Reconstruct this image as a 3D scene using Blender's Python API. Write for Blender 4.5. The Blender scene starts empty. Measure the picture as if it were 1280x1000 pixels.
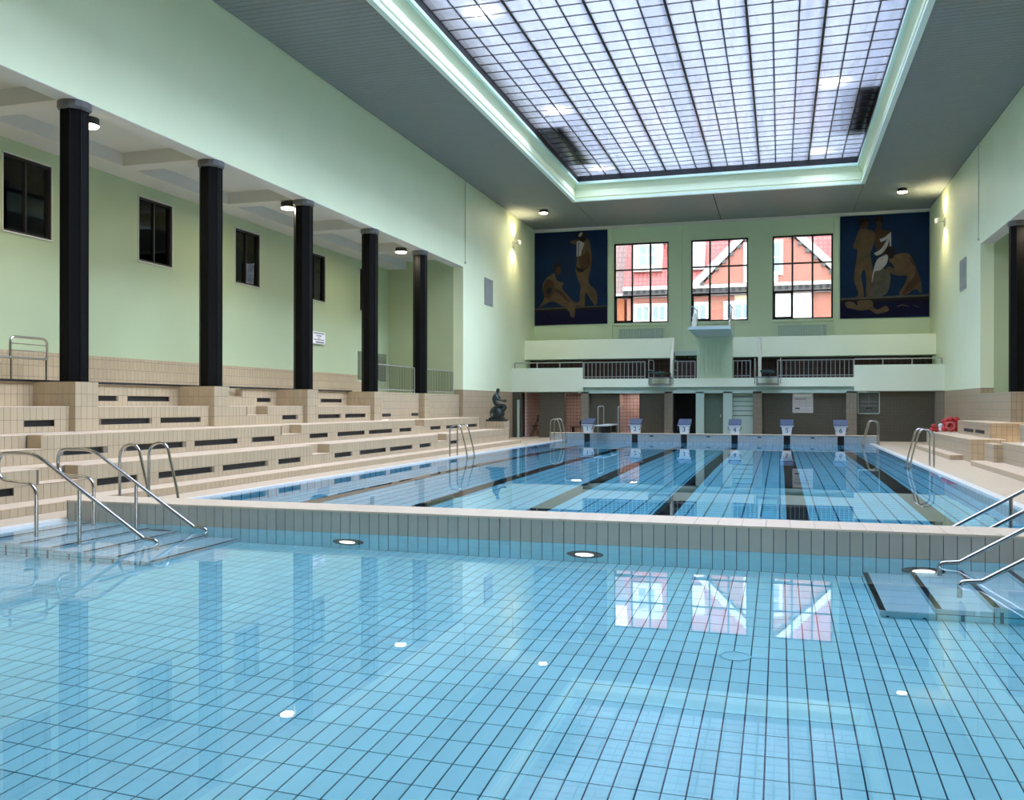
import bpy, bmesh, math, random
import numpy as np
from mathutils import Vector, Matrix
random.seed(7)
S = bpy.context.scene
COL = S.collection
R = math.radians

# ------------------------------------------------------------------ camera, sky, exposure
EYE = 1.47
cam = bpy.data.cameras.new('camera'); cam.sensor_width = 36.0; cam.lens = 1134.0/1280*36
cam.shift_y = 6.0/1280; cam.clip_end = 400; cam.clip_start = .05
camo = bpy.data.objects.new('camera', cam); COL.objects.link(camo); S.camera = camo
YAW = R(16.46)
camo.matrix_world = Matrix.Translation((0, 0, EYE)) @ Matrix.Rotation(YAW, 4, 'Z') @ Matrix.Rotation(R(90), 4, 'X') @ Matrix.Rotation(.0015, 4, 'Z')

SKY_ZENITH = 16.5
w = bpy.data.worlds.new('overcast_sky'); S.world = w; w.use_nodes = True
nt = w.node_tree; nt.nodes.clear()
def wn(t): return nt.nodes.new(t)
tc = wn('ShaderNodeTexCoord'); sx = wn('ShaderNodeSeparateXYZ'); nt.links.new(tc.outputs['Generated'], sx.inputs[0])
mx = wn('ShaderNodeMath'); mx.operation = 'MAXIMUM'; mx.inputs[1].default_value = 0.0; nt.links.new(sx.outputs[2], mx.inputs[0])
ma = wn('ShaderNodeMath'); ma.operation = 'MULTIPLY_ADD'; ma.inputs[1].default_value = 2/3; ma.inputs[2].default_value = 1/3; nt.links.new(mx.outputs[0], ma.inputs[0])
nz = wn('ShaderNodeTexNoise'); nz.inputs['Scale'].default_value = 3.0; nz.inputs['Detail'].default_value = 4; nt.links.new(tc.outputs['Generated'], nz.inputs['Vector'])
mr = wn('ShaderNodeMapRange'); mr.inputs[1].default_value = .3; mr.inputs[2].default_value = .7; mr.inputs[3].default_value = .85; mr.inputs[4].default_value = 1.15; nt.links.new(nz.outputs[0], mr.inputs[0])
mm = wn('ShaderNodeMath'); mm.operation = 'MULTIPLY'; nt.links.new(ma.outputs[0], mm.inputs[0]); nt.links.new(mr.outputs[0], mm.inputs[1])
ms = wn('ShaderNodeMath'); ms.operation = 'MULTIPLY'; ms.inputs[1].default_value = SKY_ZENITH; nt.links.new(mm.outputs[0], ms.inputs[0])
bg = wn('ShaderNodeBackground'); bg.inputs[0].default_value = (.93, .965, 1.0, 1); nt.links.new(ms.outputs[0], bg.inputs[1])
wo = wn('ShaderNodeOutputWorld'); nt.links.new(bg.outputs[0], wo.inputs[0])

sl = bpy.data.lights.new('hazy_sun', 'SUN'); sl.energy = 30.0; sl.angle = R(38); sl.color = (1, .94, .82)      # sun behind thin cloud, on the right
slo = bpy.data.objects.new('hazy_sun', sl); COL.objects.link(slo); slo.location = (60, 30, 60)
slo.rotation_euler = Vector((.80, .22, .60)).to_track_quat('Z', 'Y').to_euler()
S.view_settings.view_transform = 'Standard'; S.view_settings.look = 'None'
S.view_settings.gamma = 1; S.view_settings.use_curve_mapping = False
S.view_settings.exposure = 0.32
cy = S.cycles
cy.max_bounces = 14; cy.diffuse_bounces = 6; cy.glossy_bounces = 6; cy.transmission_bounces = 10; cy.transparent_max_bounces = 24
cy.caustics_refractive = True; cy.caustics_reflective = True; cy.blur_glossy = 0.3
cy.sample_clamp_indirect = 6.0; cy.use_denoising = True
try: cy.use_light_tree = True
except Exception: pass

# ------------------------------------------------------------------ helpers
def tag(o, label=None, cat=None, group=None, kind=None):
    if label: o['label'] = label
    if cat: o['category'] = cat
    if group: o['group'] = group
    if kind: o['kind'] = kind
    return o
def thing(name, label, cat, loc=(0, 0, 0), group=None, kind=None):
    o = bpy.data.objects.new(name, None); COL.objects.link(o); o.location = loc; o.empty_display_size = .1
    return tag(o, label, cat, group, kind)
def wloc(o):
    v = Vector((0, 0, 0))
    while o is not None: v += Vector(o.location); o = o.parent
    return v
def link(o, parent=None):
    COL.objects.link(o)
    if parent is not None: o.parent = parent
    return o
def copy_tree(o, parent=None):
    c = o.copy(); COL.objects.link(c); c.parent = parent
    for ch in list(o.children): copy_tree(ch, c)
    return c
class MB:
    def __init__(s): s.v = []; s.f = []
    def box(s, x0, x1, y0, y1, z0, z1):
        if x1 < x0: x0, x1 = x1, x0
        if y1 < y0: y0, y1 = y1, y0
        if z1 < z0: z0, z1 = z1, z0
        n = len(s.v)
        s.v += [(x0,y0,z0),(x1,y0,z0),(x1,y1,z0),(x0,y1,z0),(x0,y0,z1),(x1,y0,z1),(x1,y1,z1),(x0,y1,z1)]
        s.f += [tuple(n+i for i in q) for q in ((3,2,1,0),(4,5,6,7),(0,1,5,4),(1,2,6,5),(2,3,7,6),(3,0,4,7))]
        return s
    def hexa(s, p):                       # 8 points, bottom ring then top ring (counter-clockwise from above)
        n = len(s.v); s.v += [tuple(q) for q in p]
        s.f += [tuple(n+i for i in q) for q in ((3,2,1,0),(4,5,6,7),(0,1,5,4),(1,2,6,5),(2,3,7,6),(3,0,4,7))]
        return s
    def prism(s, poly, axis, a, b):       # 2D polygon extruded along axis from a to b
        n = len(s.v); m = len(poly)
        def P(p, t):
            if axis == 'X': return (t, p[0], p[1])
            if axis == 'Y': return (p[0], t, p[1])
            return (p[0], p[1], t)
        s.v += [P(p, a) for p in poly] + [P(p, b) for p in poly]
        s.f.append(tuple(n+i for i in range(m))); s.f.append(tuple(n+m+i for i in reversed(range(m))))
        for i in range(m):
            j = (i+1) % m; s.f.append((n+j, n+i, n+m+i, n+m+j))
        return s
    def cyl(s, x, y, z0, z1, r, n=16, r2=None, rot=0.0):
        r2 = r if r2 is None else r2; k = len(s.v)
        for zz, rr in ((z0, r), (z1, r2)):
            s.v += [(x+rr*math.cos(rot+2*math.pi*i/n), y+rr*math.sin(rot+2*math.pi*i/n), zz) for i in range(n)]
        s.f.append(tuple(k+i for i in reversed(range(n)))); s.f.append(tuple(k+n+i for i in range(n)))
        for i in range(n):
            j = (i+1) % n; s.f.append((k+i, k+j, k+n+j, k+n+i))
        return s
    def tube(s, pts, r, n=8, fillet=0.0, closed=False):
        P = [Vector(p) for p in pts]
        if fillet > 0: P = rounded(P, fillet)
        k0 = len(s.v); up = None; L = len(P)
        for i, p in enumerate(P):
            if closed: d = (P[(i+1) % L]-P[i-1])
            else: d = (P[min(i+1, L-1)]-P[max(i-1, 0)])
            d.normalize()
            if up is None:
                up = Vector((0, 0, 1)) if abs(d.z) < .9 else Vector((1, 0, 0))
            a = d.cross(up)
            if a.length < 1e-6: a = d.orthogonal()
            a.normalize(); b = a.cross(d).normalized(); up = b
            for q in range(n):
                t = 2*math.pi*q/n; s.v.append(tuple(p + r*(math.cos(t)*a + math.sin(t)*b)))
        for i in range(L-1 if not closed else L):
            j = (i+1) % L
            for q in range(n):
                q2 = (q+1) % n
                s.f.append((k0+i*n+q, k0+i*n+q2, k0+j*n+q2, k0+j*n+q))
        if not closed:
            s.f.append(tuple(k0+q for q in range(n))); s.f.append(tuple(k0+(L-1)*n+q for q in reversed(range(n))))
        return s
    def sphere(s, x, y, z, rx, ry=None, rz=None, nu=12, nv=8):
        ry = rx if ry is None else ry; rz = rx if rz is None else rz; k = len(s.v)
        s.v.append((x, y, z-rz))
        for j in range(1, nv):
            ph = -math.pi/2+math.pi*j/nv
            for i in range(nu):
                t = 2*math.pi*i/nu; s.v.append((x+rx*math.cos(ph)*math.cos(t), y+ry*math.cos(ph)*math.sin(t), z+rz*math.sin(ph)))
        s.v.append((x, y, z+rz)); e = len(s.v)-1
        for i in range(nu):
            i2 = (i+1) % nu
            s.f.append((k, k+1+i2, k+1+i)); s.f.append((e, e-nu+i, e-nu+i2))
            for j in range(nv-2):
                a = k+1+j*nu; s.f.append((a+i, a+i2, a+nu+i2, a+nu+i))
        return s
def rounded(P, f, seg=6):
    out = [P[0]]
    for i in range(1, len(P)-1):
        a, b, c = P[i-1], P[i], P[i+1]
        d1 = (a-b); d2 = (c-b); r = min(f, d1.length*.49, d2.length*.49)
        p1 = b+d1.normalized()*r; p2 = b+d2.normalized()*r
        for k in range(seg+1):
            t = k/seg; out.append((1-t)**2*p1+2*t*(1-t)*b+t*t*p2)
    out.append(P[-1]); return out
def mesh_of(name, mb, mat, off=Vector((0, 0, 0)), smooth=False, fix=True):
    me = bpy.data.meshes.new(name)
    me.from_pydata([(a-off.x, b-off.y, c-off.z) for a, b, c in mb.v], [], mb.f)
    if fix:
        bm = bmesh.new(); bm.from_mesh(me); bmesh.ops.recalc_face_normals(bm, faces=bm.faces); bm.to_mesh(me); bm.free()
    if mat is not None: me.materials.append(mat)
    if smooth:
        me.polygons.foreach_set('use_smooth', [True]*len(me.polygons))
        try: me.set_sharp_from_angle(angle=R(45))
        except Exception: pass
    me.update(); return me
def obj(name, mb, mat, parent=None, label=None, smooth=False, kind=None, fix=True):
    off = wloc(parent) if parent is not None else Vector((0, 0, 0))
    o = bpy.data.objects.new(name, mesh_of(name, mb, mat, off, smooth, fix)); link(o, parent)
    if label: o['label'] = label
    if kind: o['kind'] = kind
    return o
def struct(name, mb, mat, label=None, parent=None, smooth=False):
    return obj(name, mb, mat, parent, label, smooth, 'structure' if parent is None else None)
CA, SA = math.cos(YAW), math.sin(YAW)
def in_view(p):
    x, y, z = p; d = -x*SA+y*CA
    if d < .3: return False
    u = 640+1134*(x*CA+y*SA)/d; v = 506-1134*(z-EYE)/d
    return -30 < u < 1310 and -30 < v < 1030
_tile_mesh = {}
def pieces(name, parent, items, mat, limit=300, rest='tile_field'):
    """items: (centre, size) boxes; the ones that show largest become objects of their own, the rest one stuff mesh"""
    items = sorted(items, key=lambda it: (not in_view(it[0]), (Vector(it[0])-camo.location).length))
    off = wloc(parent)
    for c, sz in items[:limit]:
        key = (name, mat.name) + tuple(round(q, 4) for q in sz)
        me = _tile_mesh.get(key)
        if me is None:
            me = _tile_mesh[key] = mesh_of(name, MB().box(-sz[0]/2, sz[0]/2, -sz[1]/2, sz[1]/2, -sz[2]/2, sz[2]/2), mat, fix=False)
        o = bpy.data.objects.new(name, me); o.location = Vector(c)-off; link(o, parent)
    r = items[limit:]
    if r:
        C = np.array([q[0] for q in r], float); Z = np.array([q[1] for q in r], float)/2
        base = np.array([(-1,-1,-1),(1,-1,-1),(1,1,-1),(-1,1,-1),(-1,-1,1),(1,-1,1),(1,1,1),(-1,1,1)], float)
        V = (C[:, None, :]+base[None]*Z[:, None, :]).reshape(-1, 3)-np.array(off)
        F = np.array([(3,2,1,0),(4,5,6,7),(0,1,5,4),(1,2,6,5),(2,3,7,6),(3,0,4,7)])
        F = (F[None]+8*np.arange(len(r))[:, None, None]).reshape(-1, 4)
        me = bpy.data.meshes.new(rest); me.from_pydata(V.tolist(), [], F.tolist()); me.materials.append(mat)
        o = bpy.data.objects.new(rest, me); link(o, parent); o['kind'] = 'stuff'

# ------------------------------------------------------------------ materials
def M(name, col, rough=.5, metal=0.0, noise=0.0, nscale=8.0, bump=0.0, bscale=60.0, spec=.5, piece=0.0, coat=0.0):
    m = bpy.data.materials.new(name); m.use_nodes = True; t = m.node_tree; b = t.nodes['Principled BSDF']
    b.inputs['Base Color'].default_value = (*col, 1); b.inputs['Roughness'].default_value = rough; b.inputs['Metallic'].default_value = metal
    b.inputs['Specular IOR Level'].default_value = spec
    if coat: b.inputs['Coat Weight'].default_value = coat
    g = t.nodes.new('ShaderNodeNewGeometry')
    fac = None
    if noise:
        n = t.nodes.new('ShaderNodeTexNoise'); n.inputs['Scale'].default_value = nscale; n.inputs['Detail'].default_value = 5
        t.links.new(g.outputs['Position'], n.inputs['Vector'])
        mr = t.nodes.new('ShaderNodeMapRange'); mr.inputs[1].default_value = .25; mr.inputs[2].default_value = .75
        mr.inputs[3].default_value = 1-noise; mr.inputs[4].default_value = 1+noise; t.links.new(n.outputs[0], mr.inputs[0]); fac = mr.outputs[0]
    if piece:
        oi = t.nodes.new('ShaderNodeObjectInfo'); ad = t.nodes.new('ShaderNodeMath'); ad.operation = 'ADD'
        t.links.new(oi.outputs['Random'], ad.inputs[0]); t.links.new(g.outputs['Random Per Island'], ad.inputs[1])
        fr = t.nodes.new('ShaderNodeMath'); fr.operation = 'FRACT'; t.links.new(ad.outputs[0], fr.inputs[0])
        mr = t.nodes.new('ShaderNodeMapRange'); mr.inputs[3].default_value = 1-piece; mr.inputs[4].default_value = 1+piece; t.links.new(fr.outputs[0], mr.inputs[0])
        if fac is not None:
            mu = t.nodes.new('ShaderNodeMath'); mu.operation = 'MULTIPLY'; t.links.new(fac, mu.inputs[0]); t.links.new(mr.outputs[0], mu.inputs[1]); fac = mu.outputs[0]
        else: fac = mr.outputs[0]
    if fac is not None:
        vm = t.nodes.new('ShaderNodeVectorMath'); vm.operation = 'SCALE'; vm.inputs[0].default_value = col; t.links.new(fac, vm.inputs['Scale'])
        t.links.new(vm.outputs[0], b.inputs['Base Color'])
    if bump:
        n = t.nodes.new('ShaderNodeTexNoise'); n.inputs['Scale'].default_value = bscale; n.inputs['Detail'].default_value = 3; t.links.new(g.outputs['Position'], n.inputs['Vector'])
        bu = t.nodes.new('ShaderNodeBump'); bu.inputs['Strength'].default_value = bump; bu.inputs['Distance'].default_value = .01
        t.links.new(n.outputs[0], bu.inputs['Height']); t.links.new(bu.outputs[0], b.inputs['Normal'])
    return m
def tiled(name, col, grout, tw, th, rough=.35, gap=.006, var=.05, flat_w=None, flat_h=None, offset=0.0, bump=.4):
    """tile relief too far or too oblique to be built piece by piece: joints follow the face's own plane in world space"""
    m = bpy.data.materials.new(name); m.use_nodes = True; t = m.node_tree; b = t.nodes['Principled BSDF']; N = t.nodes.new; L = t.links.new
    b.inputs['Roughness'].default_value = rough
    g = N('ShaderNodeNewGeometry'); p = N('ShaderNodeSeparateXYZ'); L(g.outputs['Position'], p.inputs[0])
    n = N('ShaderNodeSeparateXYZ'); L(g.outputs['True Normal'], n.inputs[0])
    def absgt(s):
        a = N('ShaderNodeMath'); a.operation = 'ABSOLUTE'; L(s, a.inputs[0]); c = N('ShaderNodeMath'); c.operation = 'GREATER_THAN'; c.inputs[1].default_value = .6; L(a.outputs[0], c.inputs[0]); return c.outputs[0]
    isx, isz = absgt(n.outputs[0]), absgt(n.outputs[2])
    def mixf(f, a, c):
        q = N('ShaderNodeMix'); q.data_type = 'FLOAT'; L(f, q.inputs[0]); L(a, q.inputs[2]); L(c, q.inputs[3]); return q.outputs[0]
    U = mixf(isx, p.outputs[0], p.outputs[1]); V = mixf(isz, p.outputs[2], p.outputs[1])
    cv = N('ShaderNodeCombineXYZ'); L(U, cv.inputs[0]); L(V, cv.inputs[1])
    br = N('ShaderNodeTexBrick'); br.offset = offset; br.inputs['Scale'].default_value = 1.0
    br.inputs['Brick Width'].default_value = tw; br.inputs['Row Height'].default_value = th; br.inputs['Mortar Size'].default_value = gap; br.inputs['Mortar Smooth'].default_value = .1
    br.inputs['Color1'].default_value = (*[c*(1-var) for c in col], 1); br.inputs['Color2'].default_value = (*[c*(1+var) for c in col], 1); br.inputs['Mortar'].default_value = (*grout, 1)
    L(cv.outputs[0], br.inputs['Vector']); L(br.outputs['Color'], b.inputs['Base Color'])
    bu = N('ShaderNodeBump'); bu.inputs['Strength'].default_value = bump; bu.inputs['Distance'].default_value = .004; bu.invert = True
    L(br.outputs['Fac'], bu.inputs['Height']); L(bu.outputs[0], b.inputs['Normal'])
    return m
def emit(name, col, s):
    m = bpy.data.materials.new(name); m.use_nodes = True; t = m.node_tree; t.nodes.clear()
    e = t.nodes.new('ShaderNodeEmission'); e.inputs[0].default_value = (*col, 1); e.inputs[1].default_value = s
    o = t.nodes.new('ShaderNodeOutputMaterial'); t.links.new(e.outputs[0], o.inputs[0]); return m
def pane_mat(name, tint, gloss_rough=.02, frost=0.0, frost_tint=(.8, .85, .9), ior=1.5, streak=0.0):
    m = bpy.data.materials.new(name); m.use_nodes = True; t = m.node_tree; t.nodes.clear(); N = t.nodes.new; L = t.links.new
    tr = N('ShaderNodeBsdfTransparent'); tr.inputs[0].default_value = (*tint, 1); base = tr.outputs[0]
    if streak:
        g = N('ShaderNodeNewGeometry'); mp = N('ShaderNodeMapping'); mp.inputs['Scale'].default_value = (1.3, .22, 1); L(g.outputs['Position'], mp.inputs[0])
        n = N('ShaderNodeTexNoise'); n.inputs['Scale'].default_value = 1.6; n.inputs['Detail'].default_value = 6; n.inputs['Roughness'].default_value = .65; L(mp.outputs[0], n.inputs['Vector'])
        mr = N('ShaderNodeMapRange'); mr.inputs[1].default_value = .3; mr.inputs[2].default_value = .7; mr.inputs[3].default_value = 1-streak; mr.inputs[4].default_value = 1.0; L(n.outputs[0], mr.inputs[0])
        vm = N('ShaderNodeVectorMath'); vm.operation = 'SCALE'; vm.inputs[0].default_value = tint; L(mr.outputs[0], vm.inputs['Scale']); L(vm.outputs[0], tr.inputs[0])
    if frost:
        tl = N('ShaderNodeBsdfTranslucent'); tl.inputs[0].default_value = (*frost_tint, 1)
        mf = N('ShaderNodeMixShader'); mf.inputs[0].default_value = frost; L(base, mf.inputs[1]); L(tl.outputs[0], mf.inputs[2]); base = mf.outputs[0]
    gl = N('ShaderNodeBsdfGlossy'); gl.inputs['Roughness'].default_value = gloss_rough
    fr = N('ShaderNodeFresnel'); fr.inputs[0].default_value = ior
    mi = N('ShaderNodeMixShader'); L(fr.outputs[0], mi.inputs[0]); L(base, mi.inputs[1]); L(gl.outputs[0], mi.inputs[2])
    o = N('ShaderNodeOutputMaterial'); L(mi.outputs[0], o.inputs[0]); return m

MINT = M('mint_paint', (.80, .88, .60), .55, noise=.03, nscale=.6)
MINT_DIM = M('dimmed_mint_paint', (.56, .68, .47), .55, noise=.03, nscale=.6)  # the mint paint darkened: dimmer light of the far end put into the colour
PALE = M('pale_sage_paint', (.80, .86, .66), .55, noise=.03, nscale=.6)
LIME = M('yellow_green_paint', (.45, .54, .33), .5, noise=.04, nscale=.7)
GREYW = M('grey_white_plaster', (.62, .61, .55), .7, noise=.03, nscale=1)
CEIL = M('grey_ribbed_board', (.23, .255, .24), .6, noise=.03, nscale=2)
DARKGAP = M('dark_gap', (.02, .02, .02), .9)
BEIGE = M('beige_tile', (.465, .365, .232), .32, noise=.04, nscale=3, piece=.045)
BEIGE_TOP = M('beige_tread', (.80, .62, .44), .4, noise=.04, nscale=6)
GROUT = M('brown_grout', (.19, .155, .115), .9)
BEIGE_T = tiled('beige_small_tiling', (.465, .365, .232), (.24, .195, .14), .13, .225, gap=.005)
DECK = tiled('beige_deck_tiling', (.76, .585, .41), (.56, .43, .30), .125, .125, gap=.004, bump=.2)
SHADE_T = tiled('shaded_beige_tiling', (.085, .078, .056), (.055, .05, .036), .13, .13, gap=.005)  # beige tile with the shade under the balcony painted into its colour
SHADE_PIER_T = tiled('shaded_pier_tiling', (.24, .21, .155), (.15, .13, .10), .13, .225, gap=.005)  # darker copy of the beige tiling, balcony shade included in the tone
PINK = tiled('pink_tiling', (.58, .42, .37), (.22, .14, .12), .16, .16, gap=.01)
BEIGE_GREYED = M('greyed_beige_tile', (.56, .51, .41), .35, noise=.04, nscale=3, piece=.035)  # beige tile; the grey of its shaded front is put into the colour
BLUE = M('pool_blue_tile', (.53, .92, .97), .3, noise=.03, nscale=2, piece=.05)
BLUEGROUT = M('blue_black_grout', (.02, .075, .11), .9)
BLUE_T = tiled('pool_blue_tiling', (.44, .88, .95), (.03, .14, .20), .28, .28, gap=.014)
ENDW = tiled('pale_blue_tiling', (.40, .43, .42), (.27, .31, .33), .13, .13, gap=.005)
BLACKT = M('black_tile', (.012, .012, .012), .3)
WHITE = M('white_glaze', (.88, .84, .78), .3, noise=.02)
STEEL = M('brushed_steel', (.50, .48, .45), .25, 1.0)
ALU = M('pale_aluminium', (.42, .43, .40), .4, .7)
BLACK = M('black_lacquer', (.006, .006, .006), .45, noise=.1, nscale=20, spec=.1)
BLKM = M('black_frame', (.012, .012, .013), .5)
IRON = M('dark_iron_bar', (.03, .03, .032), .5)
GREENP = M('grey_green_paint', (.42, .55, .47), .5, noise=.03)
DGREEN = M('dark_green_door', (.10, .15, .11), .5, noise=.06)
MAROON = M('dark_maroon_wood', (.045, .018, .016), .5, noise=.2, nscale=6)
BRONZE = M('dark_bronze', (.035, .05, .045), .38, .55, noise=.25, nscale=12)
TEAL = M('dark_teal_board', (.015, .06, .06), .6)
BPLAST = M('blue_grey_plastic', (.085, .115, .20), .4, noise=.12, nscale=20)
WPLAST = M('white_plastic', (.86, .86, .86), .4)
RED = M('red_foam', (.50, .03, .03), .6)
WCLOTH = M('white_canvas', (.86, .86, .80), .8)
LENS = emit('warm_lamp_lens', (1, .82, .62), 14.0)
LENSW = emit('white_lamp_lens', (1, .88, .74), 8.0)
UWLENS = emit('underwater_lamp_lens', (1, .97, .9), 2.2)
GLASS = pane_mat('window_glass', (.60, .61, .62))
DGLASS = M('dark_window_glass', (.012, .013, .015), .05, spec=.6)
SKYGL = pane_mat('skylight_glass', (.465, .515, .62), .08, frost=.14, frost_tint=(.75, .80, .92), ior=1.15, streak=.25)
def water_mat(nm, acol, dens):
    m = bpy.data.materials.new(nm); m.use_nodes = True; t = m.node_tree; t.nodes.clear(); N = t.nodes.new; L = t.links.new
    g = N('ShaderNodeBsdfGlass'); g.inputs['IOR'].default_value = 1.333; g.inputs['Roughness'].default_value = 0.0; g.inputs['Color'].default_value = (1, 1, 1, 1)
    geo = N('ShaderNodeNewGeometry'); n = N('ShaderNodeTexNoise'); n.inputs['Scale'].default_value = .55; n.inputs['Detail'].default_value = 1.5; L(geo.outputs['Position'], n.inputs['Vector'])
    b = N('ShaderNodeBump'); b.inputs['Strength'].default_value = .12; b.inputs['Distance'].default_value = .01; L(n.outputs[0], b.inputs['Height']); L(b.outputs[0], g.inputs['Normal'])
    va = N('ShaderNodeVolumeAbsorption'); va.inputs['Color'].default_value = (*acol, 1); va.inputs['Density'].default_value = dens
    o = N('ShaderNodeOutputMaterial'); L(g.outputs[0], o.inputs[0]); L(va.outputs[0], o.inputs[1]); return m
WATER = water_mat('clear_pool_water', (.40, .90, .96), .12); DEEPW = water_mat('deep_pool_water', (.32, .80, .94), .24)

# ------------------------------------------------------------------ key planes (metres, deck level z = 0, camera over x = y = 0)
XL, XR = -11.65, 6.28            # inner faces of the hall's long walls
YN, YF = -4.0, 43.3              # near and far wall
YP = 39.45                       # gallery front at the far end
ZC = 10.09                       # ceiling
ZL = 6.76                        # lintel soffit over the side galleries
YE = 32.8                        # far end of the side galleries
ZG = 1.86                        # side gallery floor
COLY = [13.10-3.99*2, 13.10-3.99, 13.10, 17.09, 21.08, 25.07, 29.06]
SX0, SX1, SY0, SY1 = -8.28, 3.0, 3.8, 37.4     # skylight opening
PX0, PX1 = -8.75, 3.30           # pools, left and right edges
FY0, FY1 = 1.0, 9.53             # front pool
MY0, MY1 = 10.15, 37.3           # swimming pool
ZDIV = .241
WZ = -.02                        # water level
DF = 1.02                        # front pool depth below deck

# ------------------------------------------------------------------ setting
# deck
b = MB()
b.box(-12.4, PX0-.13, YN, 43.3, -.12, 0).box(PX1+.15, 9.6, YN, 43.3, -.12, 0).box(PX0-.13, PX1+.15, YN, FY0-.02, -.12, 0).box(PX0-.13, PX1+.15, MY1+.6, 43.3, -.12, 0)
floor = struct('floor', b, DECK, 'beige tiled pool deck around both pools')
b = MB()
for x0, x1 in ((PX0-.14, PX0+.003), (PX1-.003, PX1+.16)):
    b.box(x0, x1, FY0, FY1, -.05, .006).box(x0, x1, MY0, MY1, -.05, .006)
obj('overflow_edge', b, WHITE, floor, 'white glazed overflow edge along the water')
# long walls
for side, xa, xo, sgn in (('left', XL, XL-.40, -1), ('right', XR, XR+.40, 1)):
    b = MB(); b.box(xa, xo, YN, YE, ZL, ZC+.3)                      # over the gallery
    b.box(xa, xo, YE, 41.6, 2.05, ZC+.3); b.box(xa, xo, 41.6, YF, 2.05, ZC+.3)
    wl = struct('wall_'+side, b, MINT, 'mint green %s wall of the hall above the gallery opening' % side)
    b = MB(); b.box(xa, xo, YE, YF, 0, 2.05)
    obj('tiled_base', b, BEIGE_T, wl, 'beige tiled lower wall')
    # gallery behind the columns
    xb = -14.75 if sgn < 0 else 9.38
    b = MB(); b.box(xo if sgn > 0 else xb-.0, xb if sgn > 0 else xo, YE, YE+.3, ZG-1.9, 7.4)
    obj('gallery_end', b, LIME, wl, 'yellow green end wall of the side gallery')
    b = MB()
    WY = [y+.6 for y in (14.37-4.0*2, 14.37-4.0, 14.37, 18.33, 22.35, 26.37, 30.25)] if sgn < 0 else []
    prev = YN
    for yc in WY:
        b.box(xb, xb+sgn*.3, prev, yc-.62, ZG-.3, 7.4); b.box(xb, xb+sgn*.3, yc-.62, yc+.62, ZG-.3, 4.92); b.box(xb, xb+sgn*.3, yc-.62, yc+.62, 6.46, 7.4); prev = yc+.62
    b.box(xb, xb+sgn*.3, prev, YE, ZG-.3, 7.4)
    obj('gallery_back', b, LIME, wl, 'yellow green back wall of the side gallery')
    b = MB(); b.box(xo, xb, YN, YE+.3, 7.06, 7.25); obj('gallery_ceiling', b, GREYW, wl)
    for y in COLY + [COLY[0]-3.99]:
        b = MB(); b.box(xo, xb-sgn*.75, y-.22, y+.22, ZL, 7.06); obj('gallery_beam', b, GREYW, wl)
    b = MB(); b.box(xb, xb-sgn*.75, YN, YE, ZL, 7.06); obj('gallery_beam', b, GREYW, wl)
    b = MB(); b.box(xa-.002*sgn, xo, YN, YE, ZL-.012, ZL); obj('lintel_soffit', b, GREYW, wl)
    b = MB(); b.box(xa+sgn*1.0, xb, YN, YE, ZG-.25, ZG); obj('gallery_floor', b, BEIGE_T, wl)
    b = MB(); b.box(xb, xb-sgn*.05, YN, 30.0, ZG, 2.55).box(xb, xb-sgn*.30, YN, 31.1, ZG, 2.28); obj('tiled_dado', b, BEIGE_T, wl, 'beige tiled dado along the gallery back wall')
    # thin conduit, spotlight and grille high on the end piece
    b = MB(); b.tube([(xa-sgn*.02, 33.0, 6.97), (xa-sgn*.02, 33.0, ZC)], .012, 6).box(xa, xa-sgn*.05, 32.95, 33.05, 6.9, 6.98); obj('conduit', b, GREYW, wl)
    bpy.context.view_layer.update()
    for k, yc in enumerate(WY):
        nm = 'window_%d' % (k+4)
        f = MB(); x0 = xb-.10
        f.box(x0, x0+.08, yc-.62, yc-.57, 4.92, 6.46).box(x0, x0+.08, yc+.57, yc+.62, 4.92, 6.46).box(x0, x0+.08, yc-.57, yc+.57, 4.92, 4.97).box(x0, x0+.08, yc-.57, yc+.57, 6.41, 6.46).box(x0, x0+.06, yc-.02, yc+.02, 4.97, 6.41)
        e = struct(nm, f, BLKM, 'dark narrow gallery window in the left back wall, bay %d from the camera' % (k+1))
        f = MB(); f.box(x0+.01, x0+.02, yc-.58, yc-.02, 4.97, 6.41); obj('pane', f, GLASS, e)
        f = MB(); f.box(x0+.01, x0+.02, yc+.02, yc+.58, 4.97, 6.41); obj('pane', f, GLASS, e)
        f = MB(); f.box(x0, xb+.02, yc-.65, yc-.62, 4.89, 6.49).box(x0, xb+.02, yc+.62, yc+.65, 4.89, 6.49).box(x0, xb+.03, yc-.65, yc+.65, 4.89, 4.92).box(x0, xb+.02, yc-.65, yc+.65, 6.46, 6.49); obj('window_frame', f, GREYW, e)
if True:   # dim corridor behind the gallery windows
    b = MB(); b.box(-18.2, -18.0, YN, YE, ZG, 7.4).box(-18.0, -15.05, YN, YE, ZG-.2, ZG).box(-18.0, -15.05, YN, YE, 7.3, 7.4).box(-18, -15.05, YN-.2, YN, ZG, 7.4).box(-18, -15.05, YE, YE+.2, ZG, 7.4)
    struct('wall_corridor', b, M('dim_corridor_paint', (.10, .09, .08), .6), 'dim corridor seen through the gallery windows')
# near wall behind the camera, unseen; dark finish added to cut bounced light
b = MB(); b.box(XL-.4, XR+.4, YN-.35, YN, 0, ZC+.3)
b.box(-15.1, XL-.4, YN-.35, YN, 0, 7.4).box(XR+.4, 9.8, YN-.35, YN, 0, 7.4)
struct('wall_near', b, MAROON, 'unseen near wall behind the camera, made dark to cut bounce')
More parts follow.
